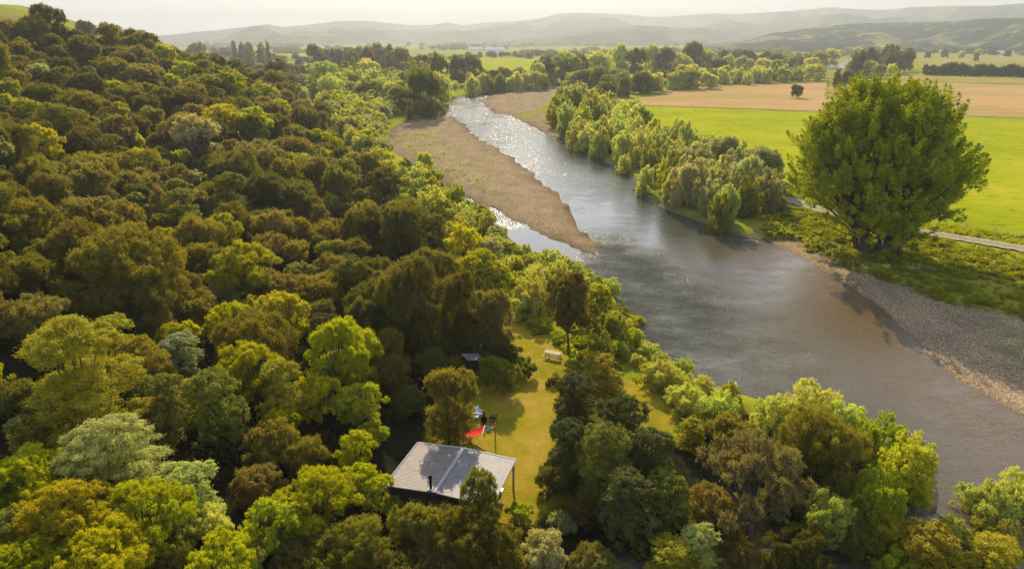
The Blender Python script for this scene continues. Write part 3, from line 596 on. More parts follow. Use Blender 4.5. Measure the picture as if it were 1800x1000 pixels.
# ------------------------------------------------------------------ trees set out one by one: kind, colour, px, py of the crown centre, crown width px, height scale, where
HAND = """
kanuka dark 152 49 38 1.1 on the skyline of the hill
kanuka dark 187 58 36 1.0 on the skyline of the hill
kanuka olive 250 66 46 .9 on the skyline of the hill
kanuka olive 215 66 34 .9 on the skyline of the hill
kanuka dark 320 74 26 1.0 on the skyline of the hill
kanuka dark 349 88 44 1.0 on the skyline of the hill
kanuka dark 147 82 62 1.1 below the ridge
kanuka dark 150 148 82 .95 in the upper bush
kowhai lime 20 158 58 1.1 in the upper bush
kanuka olive 75 165 76 .9 in the upper bush
kanuka dark 42 125 40 1 in the upper bush
kanuka olive 30 88 60 .9 below the ridge
kanuka brown 90 72 46 .9 below the ridge
kanuka olive 230 165 56 .9 in the upper bush
kanuka dark 283 170 62 .9 in the upper bush
kanuka olive 335 162 70 .9 in the upper bush
kanuka brown 255 130 80 .8 in the upper bush
kanuka dark 402 120 40 1 at the end of the ridge
kanuka dark 425 150 44 1 at the end of the ridge
kanuka dark 385 190 66 1 in the upper bush
tall dark 440 222 62 .8 in the gully
tall dark 492 222 56 .8 in the gully
kanuka brown 520 262 100 .8 on the middle spur
kanuka brown 455 275 110 .8 on the middle spur
kanuka brown 540 300 100 .85 on the middle spur
kanuka olive 600 300 80 1 on the middle spur
kanuka brown 330 225 110 .8 above the dark gully
kanuka dark 370 232 70 1 above the dark gully
kanuka brown 200 225 80 1 in the upper bush
kanuka olive 105 210 110 .85 in the upper bush
kanuka olive 140 255 70 .9 in the upper bush
shrub lime 232 243 52 1.3 in the upper bush
kowhai gold 208 192 48 .8 in the upper bush
kowhai yellow 405 200 50 .8 in the gully
kowhai yellow 560 242 60 .8 beside the valley
kanuka olive 60 300 90 .9 in the middle bush
kanuka olive 150 295 120 .8 in the middle bush
kanuka olive 240 290 100 .9 in the middle bush
kanuka brown 300 310 90 .8 in the middle bush
shrub lime 318 275 60 1 in the middle bush
kanuka dark 385 290 90 .9 in the middle bush
kanuka olive 40 380 120 .9 in the middle bush
kanuka brown 165 375 130 .8 in the middle bush
cone brown 283 350 56 1 in the middle bush
kanuka olive 225 375 80 1 in the middle bush
cone rust 563 378 56 .9 in the middle bush
kanuka brown 345 355 80 1 in the middle bush
kanuka olive 405 385 100 .9 in the middle bush
kanuka dark 470 330 110 1 in the dark gully
kanuka dark 520 345 100 1 in the dark gully
kanuka brown 470 385 90 .8 in the middle bush
kanuka olive 640 375 80 1 near the river flat
kanuka dark 715 392 110 1.2 near the river flat
tall dark 765 400 60 .9 near the river flat
kanuka deep 628 430 62 1.1 near the river flat
kanuka deep 605 425 48 1.1 near the river flat
kanuka olive 217 452 220 .9 in the middle bush
kanuka brown 235 520 170 .8 in the middle bush
kanuka brown 60 550 130 .8 in the middle bush
kanuka olive 55 475 120 .9 in the middle bush
kanuka brown 100 600 110 .8 in the middle bush
kowhai lime 430 462 140 .9 in the middle bush
kanuka olive 350 450 90 1.0 in the middle bush
kowhai lime 290 412 60 .7 in the middle bush
shrub silver 386 512 58 1.4 in the middle bush
kanuka olive 510 440 70 .9 in the middle bush
kanuka brown 535 480 80 .9 in the middle bush
kanuka brown 590 470 90 1 in the middle bush
kanuka dark 655 480 90 1.1 above the lawn
tall dark 700 510 100 1 above the lawn
tall dark 755 480 110 1 above the lawn
tall dark 645 560 90 1 above the lawn
kanuka deep 560 425 60 1 in the middle bush
broad gold 190 590 90 .8 in the middle bush
broad gold 140 640 200 .8 draped over the lower bush
broad green 290 700 110 .9 in the lower bush
broad silver 310 615 100 .6 in the lower bush
kowhai yellow 400 560 100 .9 in the lower bush
kowhai yellow 440 640 150 1 in the lower bush
kowhai lime 500 545 130 1 in the lower bush
kowhai yellow 595 610 165 1.15 in the lower bush
kowhai lime 630 700 100 1.1 beside the lawn
kowhai lime 655 760 60 1.1 beside the lawn
kowhai yellow 560 690 110 1 in the lower bush
broad lime 500 670 110 .9 in the lower bush
kanuka olive 480 770 110 1 in the lower bush
kowhai yellow 490 740 80 1 in the lower bush
broad green 390 700 110 1 in the lower bush
kanuka olive 530 800 100 .9 in the lower bush
kanuka olive 30 690 90 .9 in the lower bush
broad pale 185 790 190 .6 in the lower bush
broad pale 320 860 130 .6 in the lower bush
shrub pale 360 920 120 1 in the lower bush
kowhai yellow 55 830 170 .9 at the foot of the picture
kowhai gold 110 900 200 .9 at the foot of the picture
kowhai yellow 240 900 190 .9 at the foot of the picture
kowhai yellow 170 980 220 .8 at the foot of the picture
kowhai yellow 30 985 180 .8 at the foot of the picture
kowhai yellow 390 980 130 .9 at the foot of the picture
kanuka olive 200 860 90 .9 in the lower bush
kanuka olive 300 990 110 .8 at the foot of the picture
kanuka brown 450 850 100 .9 in the lower bush
kowhai yellow 555 860 150 .9 behind the cabin
kowhai yellow 640 850 110 .9 behind the cabin
kowhai lime 480 910 130 .9 in the lower bush
kanuka olive 620 960 170 .9 behind the cabin
kanuka brown 530 970 120 .8 in the lower bush
shrub pale 450 970 90 1 in the lower bush
kanuka olive 725 925 130 1.05 behind the cabin
kanuka olive 845 935 165 1.08 behind the cabin
kanuka brown 785 905 80 1 behind the cabin
kanuka brown 775 985 120 .9 behind the cabin
kanuka brown 690 1010 130 .9 at the foot of the picture
kanuka grey 950 965 110 .9 at the foot of the picture
shrub silver 985 915 60 1.2 with pale flower spikes
kanuka brown 1040 985 120 .8 at the foot of the picture
kanuka olive 900 1010 130 .8 at the foot of the picture
shrub lime 915 895 60 .9 beside the cabin
shrub silver 735 885 70 .9 behind the cabin
shrub lime 690 880 60 .9 behind the cabin
shrub green 765 880 50 1.1 behind the cabin
kowhai lime 845 470 110 .9 beside the river
kowhai lime 870 490 80 .9 beside the river
kowhai yellow 815 420 80 1 beside the river
kanuka brown 860 560 84 1.5 beside the lawn
tall dark 800 530 70 1 above the lawn
kanuka deep 890 620 70 .9 at the edge of the lawn
shrub green 875 650 90 1.2 at the edge of the lawn
shrub green 920 640 60 1 at the edge of the lawn
shrub green 800 640 60 1 at the edge of the lawn
willow willow 940 500 90 .9 beside the river
willow willow 975 480 80 .9 beside the river
willow willow 925 530 60 .9 beside the river
kowhai lime 1055 520 60 1.2 behind the lone dark tree
shrub green 1075 570 80 1.3 behind the lone dark tree
willow green 1060 600 70 1 behind the lone dark tree
shrub lime 1112 562 48 .9 standing out into the river
shrub green 1090 548 40 .9 standing out into the river
shrub lime 950 565 60 .6 at the edge of the lawn
shrub bright 1010 640 50 .7 below the lone dark tree
shrub bright 1055 610 50 .7 below the lone dark tree
shrub bright 980 592 46 .6 at the edge of the lawn
shrub deep 975 668 36 .8 at the edge of the lawn
broad deep 1010 690 100 .8 in the dark clump beside the lawn
broad gold 1060 650 90 .6 in the dark clump beside the lawn
broad deep 1090 740 110 1 in the dark clump beside the lawn
broad deep 1000 780 90 1 in the dark clump beside the lawn
broad green 1060 800 110 1 in the dark clump beside the lawn
broad deep 1140 800 100 1 in the dark clump beside the lawn
kanuka dark 975 830 80 1 in the dark clump beside the lawn
broad deep 1100 880 120 .8 in the dark clump beside the lawn
broad green 1180 870 90 .9 in the dark clump beside the lawn
kanuka dark 1020 900 80 .8 in the dark clump beside the lawn
willow willow 1160 648 80 .7 beside the river
willow pale 1205 690 90 .7 beside the river
willow pale 1265 705 90 .8 beside the river
shrub green 1240 740 70 1 beside the far lawn
broad gold 1215 760 60 .7 beside the far lawn
kanuka olive 1290 760 110 .9 beside the river
willow pale 1365 715 110 .8 at the edge of the water
willow pale 1430 700 120 .9 at the edge of the water
willow pale 1490 730 100 .9 at the edge of the water
willow bright 1560 760 120 .9 at the edge of the water
willow bright 1600 800 130 1 at the edge of the water
willow bright 1540 850 120 1 under the water's edge trees
kanuka olive 1440 770 160 1.1 in the near clump
bare rust 1330 850 250 .95 in the near clump
willow willow 1450 900 120 .9 in the near clump
kanuka brown 1250 880 110 .9 in the near clump
broad pale 1230 950 90 .8 at the foot of the picture
kanuka brown 1290 980 110 .8 at the foot of the picture
kanuka dark 1400 970 150 .8 at the foot of the picture
kanuka olive 1500 950 110 .8 in the near clump
willow bright 1560 930 100 .9 in the near clump
willow pale 1740 880 120 1 at the edge of the water
willow pale 1800 860 110 1.1 at the edge of the water
willow pale 1680 930 90 .9 at the edge of the water
broad gold 1640 965 130 .7 at the foot of the picture
broad gold 1740 985 120 .7 at the foot of the picture
willow bright 1570 1000 120 .8 at the foot of the picture
shrub bright 1800 950 80 1 at the foot of the picture
willow green 1760 940 110 .9 at the edge of the water
broad gold 1180 990 110 .7 at the foot of the picture
willow pale 745 255 40 .0 x
"""
for ln in HAND.strip().splitlines():
    f = ln.split()
    kd, cl, px, py, wp, hs, wh = f[0], f[1], float(f[2]), float(f[3]), float(f[4]), float(f[5]), ' '.join(f[6:])
    if hs <= 0: continue
    X, Y, wm = on_ray(px, py, wp, kd, hs)
    if ' bush' in wh or 'gully' in wh or 'ridge' in wh or 'foot of' in wh or 'spur' in wh: wh = ''
    wh = wh.replace('dark clump beside the lawn', 'lawn clump').replace('at the edge of the', 'beside the').replace('at the edge of the', 'by the')
    tree(kd, X, Y, wm, cl, hs, None, wh)

# trees that stand alone and are found at once: foot pixel, width px, height px
def foot(px, py, hpx, kind, wpx, colr, label, **kw):
    x, y = U(px, py, 0); d = proj(x, y, 0)[2]; wm = wpx / d * FOC ** 0 * d * d / FOC / d if False else wpx * d / FOC
    z = g1(x, y); 
    # height: solve for the z whose pixel is py-hpx
    c_ = (500 - (py - hpx)) / FOC; top = CH + y * (-sP + cP * c_) / (cP + sP * c_)
    hs = max(.3, (top - z) / (KH[kind] * wm))
    return tree(kind, x, y, wm, colr, hs, label, **kw)
foot(1000, 622, 146, 'lone', 112, 'dark', 'dark round crowned tree with a bare trunk beside the picnic table')
foot(790, 796, 172, 'tall', 104, 'olive', 'slender olive tree over the red hammock beside the cabin')
foot(836, 985, 150, 'lone', 88, 'green', 'small leafy tree overlapping the near edge of the cabin roof', name='broadleaf_tree')
foot(1399, 173, 26, 'kanuka', 24, 'dark', 'small dark tree standing alone in the tan stubble field')
foot(1470, 156, 36, 'pine', 24, 'dark', 'narrower of two dark trees side by side in the stubble field')
foot(1487, 155, 34, 'kanuka', 26, 'dark', 'wider of two dark trees side by side in the stubble field')
foot(1513, 141, 20, 'kanuka', 26, 'dark', 'squat dark tree at the corner of the stubble field')
foot(745, 208, 88, 'round', 84, 'deep', 'tall dark willow overhanging the river where the shingle bank begins', name='willow_tree')
foot(745, 291, 24, 'shrub', 34, 'lime', 'lone green bush growing out of the gravel bar', name='shrub')
foot(490, 180, 30, 'kanuka', 24, 'dark', 'thin umbrella topped tree at the foot of the hill')
foot(1262, 400, 72, 'willow', 44, 'green', 'upright bright green willow at the water edge below the scrub clump')

for a_ in ((748, 655, 215, 'tall', 120, 'dark'), (700, 650, 180, 'tall', 105, 'dark'), (862, 645, 150, 'tall', 88, 'brown'), (655, 640, 150, 'tall', 100, 'dark'), (806, 640, 175, 'tall', 84, 'dark'), (690, 690, 120, 'tall', 70, 'olive'), (640, 700, 130, 'tall', 80, 'dark')):
    foot(*a_, None, where='shading the lawn', group='tall trees shading the lawn')
# ---------- fill: bush on the hillside
def scatter(region, n, spacing, dens_px=None):
    P = np.array(region, float); x0, y0 = P.min(0); x1, y1 = P.max(0); out = []
    for _ in range(n):
        px, py = rnd.uniform(x0, x1), rnd.uniform(y0, y1)
        out.append((px, py))
    a = np.array(out); k = inside(P, a[:, 0], a[:, 1]); return a[k]
def free(x, y, r, f=.42):
    for (a, b, w_, k) in TREES:
        if (a - x) ** 2 + (b - y) ** 2 < (f * (w_ + r)) ** 2: return False
    return True
FP = np.array(forest_px, float)
cand = []
yy = 16.0
while yy < 345:
    st = 3.6 + .011 * yy
    for xx in np.arange(-260, 60, st): cand.append((xx + rnd.uniform(-.4, .4) * st, yy + rnd.uniform(-.4, .4) * st, st))
    yy += st
cx = np.array([c[0] for c in cand]); cyy = np.array([c[1] for c in cand]); cz = ground(cx, cyy)
inl = sdf(lawn, cx, cyy) > -1.5; inch = sdf(channel, cx, cyy) > -1
NF = 0; CNT = {}
for i, (xx, y_, st) in enumerate(cand):
    px, py, d = proj(xx, y_, cz[i] + 3)
    if d < 14 or px < -60 or px > 1860 or py > 1090 or inl[i] or inch[i]: continue
    if sdf(FP, np.array([px]), np.array([py]))[0] < 0: continue
    if abs(xx + 4) < 6.2 and abs(y_ - 41.5) < 5: continue      # the cabin
    if abs(xx + 3) < 8 and 34 < y_ < 41 : continue
    if 1050 < px < 1230 and 640 < py < 790: continue
    if y_ > 230 and xx < -250 : continue
    low = py > 560 and px < 700
    r = rnd.random()
    if px > 1100 and py > 700: kd, cl = rnd.choice([('kanuka', 'brown'), ('broad', 'green'), ('kanuka', 'olive'), ('willow', 'bright')])
    elif low and px < 680: kd, cl = ('kowhai', rnd.choice(['yellow', 'lime', 'yellow', 'gold'])) if r < .45 else ('broad', rnd.choice(['green', 'deep', 'lime'])) if r < .65 else ('kanuka', rnd.choice(['olive', 'brown', 'olive']))
    elif px > 560 and py > 460: kd, cl = ('tall', 'dark') if r < .6 else ('kanuka', rnd.choice(['dark', 'deep', 'olive']))
    elif 350 < px < 560 and py > 400: kd, cl = ('kowhai', rnd.choice(['lime', 'yellow'])) if r < .35 else ('kanuka', rnd.choice(['olive', 'brown']))
    else:
        if r < .06: kd, cl = 'kowhai', rnd.choice(['lime', 'yellow', 'gold'])
        elif r < .12: kd, cl = 'shrub', rnd.choice(['lime', 'green'])
        elif r < .2: kd, cl = 'broad', rnd.choice(['green', 'deep'])
        elif r < .36: kd, cl = 'tall', rnd.choice(['dark', 'olive'])
        elif r < .385: kd, cl = 'cone', 'brown'
        elif r < .42: kd, cl = 'bare', rnd.choice(['brown', 'grey'])
        else: kd, cl = 'kanuka', rnd.choice(['dark', 'olive', 'olive', 'brown', 'brown', 'olive', 'dark'])
    wd_ = st * rnd.choice([.8, .95, 1.1, 1.25, 1.45, 1.75, 2.2])
    if kd in ('tall', 'broad', 'cone'): wd_ *= .75
    if kd == 'kanuka' and CNT.get(kd, 0) > 270: kd = 'tall' if r < .6 else 'broad'; wd_ *= .95
    if not free(xx, y_, wd_, .27): continue
    if kd == 'tall': hs = rnd.uniform(.62, .85)
    elif kd == 'broad': hs = rnd.uniform(.6, .8)
    else: hs = rnd.uniform(.8, 1.1)
    CNT[kd] = CNT.get(kd, 0) + 1
    tree(kd, xx, y_, wd_, cl, hs, None, ''); NF += 1
print('bush fill', NF, CNT)

# ---------- willows and scrub on the banks
def strip(region, spacing, kinds, where, wrange, hs=(.8, 1.2), seed=1, f=.36, tries=4000, name=None, maxn=999, group=None):
    P = np.array([U(*p, 0) for p in region]); x0, y0 = P.min(0); x1, y1 = P.max(0); n = 0
    rn = random.Random(seed); lst = []
    xs = [(rn.uniform(x0, x1), rn.uniform(y0, y1)) for _ in range(tries)]
    A = np.array(xs); k = inside(P, A[:, 0], A[:, 1]) & (sdf(channel, A[:, 0], A[:, 1]) < 1.2)
    for x, y in A[k]:
        if n >= maxn: break
        ds = math.hypot(x, y); wd_ = rn.uniform(*wrange) * (1 + max(0, ds - 150) / 500)
        if any((a - x) ** 2 + (b - y) ** 2 < (f * (q + wd_)) ** 2 for a, b, q in lst): continue
        if not free(x, y, wd_, .2): continue
        lst.append((x, y, wd_)); kd, cl = rn.choice(kinds); nm = None
        tree(kd, x, y, wd_, cl, rn.uniform(*hs), None, where, group=group, name=name if kd == 'willow' else None); n += 1
    print(where, n); return n
WK = [('willow', 'willow'), ('willow', 'pale'), ('willow', 'willow'), ('shrub', 'willow'), ('willow', 'green')]
strip([(560, 190), (640, 172), (700, 200), (672, 222), (668, 262), (700, 300), (770, 335), (850, 385), (905, 440), (860, 470), (790, 430), (720, 350), (640, 285), (590, 235)], 3, WK + [('shrub', 'green'), ('kanuka', 'grey'), ('willow', 'lime'), ('kowhai', 'lime')], 'on the near bank', (3.4, 6.0), (.75, 1.15), 2, .27, 9000, maxn=230)
strip([(905, 440), (980, 462), (1040, 484), (1080, 520), (1105, 590), (1180, 640), (1300, 705), (1220, 700), (1090, 640), (1040, 560), (930, 520), (880, 500)], 3, WK + [('shrub', 'green'), ('shrub', 'bright'), ('willow', 'lime')], 'on the near bank', (2.2, 3.6), (.6, .9), 3, .36, 3000, maxn=60)
strip([(1060, 186), (1150, 238), (1240, 268), (1330, 300), (1375, 345), (1345, 392), (1250, 392), (1185, 370), (1135, 342), (1105, 308), (1060, 281), (1000, 255), (960, 215), (990, 190)], 3, WK + [('willow', 'pale'), ('willow', 'green'), ('willow', 'lime'), ('shrub', 'grey')], 'on the far bank', (4.2, 6.8), (1.0, 1.5), 4, .33, 5000, maxn=150)
strip([(1180, 340), (1240, 300), (1340, 320), (1375, 350), (1350, 385), (1220, 380)], 3, [('willow', 'grey'), ('willow', 'silver'), ('round', 'grey')], 'in the grey scrub clump', (6, 9.5), (.95, 1.25), 5, .26, 1200, maxn=22)
strip([(560, 168), (620, 150), (700, 150), (780, 165), (770, 200), (700, 200), (640, 175), (570, 195)], 3, WK + [('round', 'willow'), ('round', 'green')], 'on the flat upstream', (8, 14), (.6, .9), 6, .36, 1500, maxn=70)
strip([(1340, 345), (1400, 372), (1480, 405), (1640, 430), (1800, 466), (1800, 505), (1600, 470), (1430, 440), (1340, 405)], 3, [('shrub', 'green'), ('shrub', 'bright'), ('shrub', 'lime')], 'on the grassy bank', (1.0, 2.6), (.5, .8), 9, .5, 2500, maxn=120)

# ---------- the valley floor: belts, groves and shelter rows, each tree by its foot pixel
def belt(line, n, hpx, wpx, kinds, where, seed=1, jit=4, name=None, sz=''):
    rn = random.Random(seed); L = np.array(line, float); q = np.linspace(0, len(L) - 1, n)
    for i in range(n):
        k = min(int(q[i]), len(L) - 2); p = L[k] + (L[k + 1] - L[k]) * (q[i] - k)
        px = p[0] + rn.uniform(-1, 1) * wpx * .3; py = p[1] + rn.uniform(-1, 1) * jit; h = hpx * rn.uniform(.78, 1.15); kd, cl = rn.choice(kinds)
        if py < 74: continue
        foot(px, py, h, kd, wpx * rn.uniform(.8, 1.25), cl, None, where=where, group='trees ' + where, name=name)
RD = [('round', 'green'), ('round', 'deep'), ('round', 'willow')]
DK = [('pine', 'dark'), ('round', 'dark'), ('kanuka', 'dark')]
belt([(418, 112), (470, 118)], 8, 40, 17, [('pine', 'dark')], 'in the pine grove', 1, 2)
belt([(555, 124), (700, 131)], 14, 44, 34, [('round', 'deep'), ('round', 'dark')], 'in the dark grove across the flat', 2, 3)
belt([(430, 142), (560, 148), (700, 146)], 34, 17, 24, [('kanuka', 'brown'), ('kanuka', 'grey'), ('shrub', 'deep')], 'in the low scrub', 3, 7)
belt([(380, 100), (420, 108), (540, 112)], 20, 14, 20, DK, 'beyond the ridge', 4, 5)
belt([(440, 128), (560, 132)], 16, 20, 20, DK, 'beyond the ridge', 44, 5)
belt([(735, 150), (815, 155)], 6, 52, 44, [('round', 'deep'), ('round', 'green')], 'in the tall clump above the river', 5, 4)
belt([(640, 175), (700, 190), (740, 200)], 12, 40, 38, RD, 'in the willow bank', 51, 8)
belt([(825, 165), (955, 156)], 20, 32, 22, [('willow', 'green'), ('round', 'willow')], 'in the hedge of willows at the bend', 6, 2)
belt([(820, 140), (940, 138)], 9, 18, 22, DK + RD, 'beyond the willow hedge', 7, 3)
belt([(950, 150), (1060, 140), (1240, 132)], 15, 52, 44, RD, 'in the tall riverside grove', 8, 4)
belt([(1000, 148), (1090, 163), (1240, 156)], 16, 36, 38, RD, 'in the tall riverside grove', 9, 5)
belt([(1060, 178), (1100, 168), (1200, 154)], 10, 34, 26, [('willow', 'green'), ('round', 'deep')], 'at the edge of the riverside grove', 91, 3)
belt([(1200, 150), (1320, 147), (1440, 138)], 26, 30, 24, [('willow', 'willow'), ('round', 'willow'), ('willow', 'green')], 'in the willow belt by the stubble field', 10, 3)
belt([(1210, 132), (1340, 130), (1450, 122)], 18, 28, 30, RD, 'in the second willow belt', 11, 4)
belt([(1270, 116), (1340, 118)], 5, 28, 30, [('round', 'deep'), ('round', 'dark')], 'in the dark knot among willows', 12, 2)
belt([(1380, 108), (1500, 96), (1560, 92)], 22, 12, 18, RD, 'beside the far river reach', 13, 3)
belt([(1505, 134), (1590, 126)], 13, 44, 26, [('pine', 'dark'), ('round', 'dark')], 'in the dark pine block', 14, 4)
belt([(1490, 136), (1560, 138)], 6, 26, 24, [('round', 'green'), ('round', 'willow')], 'in front of the pine block', 15, 2)
belt([(1627, 132.5), (1800, 135.5), (1850, 136)], 52, 20, 15, [('round', 'deep')], 'in the clipped shelter belt', 16, .3, name='hedge_tree')
belt([(1500, 100), (1620, 92), (1800, 96)], 24, 9, 14, DK + RD, 'under the far terrace', 17, 3)
belt([(1600, 108), (1800, 102)], 8, 14, 12, DK + RD, 'in the far paddocks', 18, 6)
belt([(960, 108), (1180, 100)], 22, 14, 22, DK + RD, 'behind the riverside grove', 19, 3)
belt([(700, 108), (960, 100)], 24, 9, 18, DK, 'round the far farmhouses', 20, 3)
strip([(1000, 560), (1045, 560), (1085, 610), (1090, 655), (1050, 655), (1012, 628)], 3, [('shrub', 'green'), ('shrub', 'bright'), ('willow', 'green'), ('shrub', 'lime')], 'under the lone dark tree', (1.2, 2.4), (.7, 1.0), 77, .32, 900, maxn=34)
# far-off woods too many to count
def woods(name, rows, n, seed, colr, label):
    rng = np.random.default_rng(seed); Ps = []; Os = []
    for _ in range(n):
        a, b, py, h = rows[rng.integers(len(rows))]
        px = rng.uniform(a, b) ; px = px + 14 * math.sin(px / 23.0); ppy = py + rng.normal() * .8
        if ppy < 70.6 or vnoise(np.array([px]), np.array([py * 9]), 38, seed)[0] < -.25: continue
        x, y = U(px, ppy, 0); s = h * rng.uniform(.5, 1.3) * y / FOC
        k = 46; d = sph(k, rng, .2); Ps.append(np.array([x, y, s * .5]) + d * np.array([s * .75, s * .75, s * .5]) * rng.uniform(.6, 1, (k, 1))); Os.append(np.column_stack([d, np.full(k, s)]))
    P = np.vstack(Ps); O = np.vstack(Os); L = O[:, 3:4]; n_ = len(P)
    t = sph(n_, rng); s_ = np.cross(t, O[:, :3]); s_ /= np.linalg.norm(s_, axis=1)[:, None] + 1e-9
    V = np.stack([P - t * L * .22, P + s_ * L * .15, P + t * L * .22, P - s_ * L * .15], 1).reshape(-1, 3)
    o = struct(name, mesh_np(name, V, np.arange(4 * n_).reshape(n_, 4), LEAF, {'tint': ('FACE', rng.uniform(0, 1, n_))}), 'stuff', label, 'woods'); o.color = (*COL[colr], 1)
woods('distant_woodland', [(300, 1250, 76, 5), (300, 1300, 79, 5), (320, 1300, 83, 6), (370, 1000, 88, 6), (1000, 1400, 92, 7), (1250, 1500, 97, 7), (380, 720, 94, 7), (900, 1250, 97, 7), (1560, 1830, 90, 6)], 1500, 3, 'deep', 'distant dark woodland and shelter belts spread over the hazy plain')
# ---------- the great tree on the right bank
def hero():
    x, y = U(1548, 442, 0); z = g1(x, y); rng = np.random.default_rng(77); rn = random.Random(77)
    R = 11.7; H = 23.4
    root = thing('willow_tree', 'huge bright green tree with several trunks beside the farm track', 'tree', (x, y, z), 0)
    tw = MB(); P = []; O = []; CT = []
    stems = [(-3.4, .4, -.26), (-.5, -.2, -.06), (.5, .3, .05), (1.2, .5, .16), (-1.6, .9, -.12), (2.2, -.4, .26), (-2.4, -.5, -.36)]
    ends = []
    for k in range(225):                              # clump centres over the fan-shaped crown
        a = rng.uniform(0, 2 * math.pi); v = rng.uniform(0, 1) ** .75
        zz = H * (.13 + .87 * v); t = (zz - .13 * H) / (.87 * H)
        prof = R * (min(1, .62 + .62 * t / .45) if t < .45 else math.sqrt(max(0, 1 - ((t - .38) / .645) ** 2)) * 1.06)
        rr = prof * rng.uniform(.72, 1.0) if k % 4 else prof * rng.uniform(.2, .7)
        cx_, cy_ = rr * math.cos(a) * 1.0 - 2.5, rr * math.sin(a) * .82
        if cx_ > 4 and zz < 8: zz += 4
        ends.append((cx_, cy_, zz))
    for i, (ex, ey, ez) in enumerate(ends):
        s = min(stems, key=lambda q: (q[0] + q[2] * 22 - ex) ** 2 * .6 + (q[1] * 3 - ey) ** 2 * .4 + rn.uniform(0, 60))
        zf = max(2.0, ez * rn.uniform(.25, .5)); b = Vector((s[0] + s[2] * zf * .9, s[1] + ey * .05, zf)); e = Vector((ex, ey, ez)); mid = b.lerp(e, .5) + Vector((0, 0, -1.0 * rn.random()))
        tw.tube([b, mid, e], [.17, .10, .03], 4, False)
        out = (e - Vector((0, 0, 9))); out.normalize(); dirv = ((e - mid).normalized() * .75 + out * .45).normalized()
        nc = rng.integers(9, 15)                      # shoots: small plumes that point outward and up
        for j in range(nc):
            base = np.array(e) + rng.normal(size=3) * np.array([1.25, 1.25, 1.0]); dd = np.array(dirv) * 1.0 + rng.normal(size=3) * .24 + np.array([0, 0, .4]); dd /= np.linalg.norm(dd)
            Ls = rng.uniform(1.4, 2.9); n = 110; t = rng.uniform(0, 1, n)
            wv_ = (.34 * np.sin(np.pi * np.clip(t * .9 + .08, 0, 1)))[:, None]
            q = base + dd * (t * Ls)[:, None] + rng.normal(size=(n, 3)) * wv_ * .85
            P.append(q); O.append(np.tile(dd, (n, 1)) * .6 + sph(n, rng) * .6); CT.append(np.full(n, rng.uniform(0, 1)))
    P = np.vstack(P); O = np.vstack(O); CT = np.concatenate(CT); O /= np.linalg.norm(O, axis=1)[:, None]
    print('hero leaves', len(P))
    cm = leaves('crown', P, O, .34, .22, 'broad', rng, np.clip(.5 * CT + .5 * rng.uniform(0, 1, len(P)), 0, 1), LEAFH)
    c_ = link('crown', cm, root); c_.color = (.34, .385, .010, 1)
    for sx, sy, sl in stems:
        b = MB(); hh = rn.uniform(13, 19); pts = [(sx + sl * hh * t + .25 * math.sin(t * 6 + sx), sy * (1 + t), -.6 + hh * t) for t in (0, .12, .3, .5, .75, 1)]
        b.tube(pts, [.62, .46, .38, .3, .2, .08], 8, False); b.obj('trunk', MATS['bark'], root, True)
    tw.obj('branches', MATS['bark'], root)
    TREES.append((x, y, 20, 'hero'))
hero()

# ------------------------------------------------------------------ tufts and stones (nobody could count them)
def tufts(name, label, region, n, size, colr, seed, kind='stuff', clump=1.6, cond=None, zc=None):
    rng = np.random.default_rng(seed); P = np.array([U(*p, 0) for p in region]); x0, y0 = P.min(0); x1, y1 = P.max(0)
    X = rng.uniform(x0, x1, n * 4); Y = rng.uniform(y0, y1, n * 4); d = fbm(X, Y, clump * 3, 3, seed)
    k = inside(P, X, Y) & (d > rng.uniform(-.6, .35, len(X))) & ((sdf(channel, X, Y) < .8) if zc is None else (sdf(bar, X, Y) > 4))
    if cond is not None: k &= cond(X, Y)
    X, Y = X[k][:n], Y[k][:n]; Z = ground(X, Y) if zc is None else np.full(len(X), zc); m_ = len(X); B = 22
    S = size * rng.uniform(.5, 1.5, m_) * (1 + .8 * np.clip(fbm(X, Y, clump, 2, seed + 3), -.5, 1))
    d = sph(m_ * B, rng, .9); d[:, 2] = np.abs(d[:, 2]); r = np.repeat(S, B)[:, None]
    base = np.repeat(np.column_stack([X, Y, Z]), B, 0); c_ = base + d * r * rng.uniform(.35, 1, (m_ * B, 1)) * np.array([1, 1, .75])
    t = d * .6 + np.array([0, 0, .5]) + sph(m_ * B, rng) * .4; t /= np.linalg.norm(t, axis=1)[:, None]; s_ = np.cross(t, sph(m_ * B, rng)); s_ /= np.linalg.norm(s_, axis=1)[:, None] + 1e-9
    V = np.stack([c_ - t * r * .45, c_ + s_ * r * .13, c_ + t * r * .45, c_ - s_ * r * .13], 1).reshape(-1, 3)
    ti = np.clip(np.repeat(rng.uniform(0, 1, m_), B) * .6 + rng.uniform(0, 1, m_ * B) * .4, 0, 1)
    o = struct(name, mesh_np(name, V, np.arange(len(V)).reshape(-1, 4), LEAF, {'tint': ('FACE', ti)}), kind, label, 'grass'); o.color = (*colr, 1)
tr_d = lambda X, Y: dist(tp, X, Y, False)
tufts('bank_grass', 'rough tufted green grass on the bank between beach and track', [(1340, 400), (1400, 365), (1500, 392), (1640, 418), (1850, 455), (1900, 620), (1780, 585), (1640, 535), (1500, 492), (1430, 462), (1340, 425)], 3000, .48, (.25, .26, .018), 5, cond=lambda X, Y: (tr_d(X, Y) > 2.6))
tufts('verge_grass', 'long yellow-green grass between the farm track and the pasture', [(1380, 330), (1480, 362), (1640, 392), (1850, 425), (1900, 450), (1780, 428), (1600, 400), (1480, 378), (1390, 350)], 2600, .45, (.36, .37, .016), 6, cond=lambda X, Y: (tr_d(X, Y) > 2.4))
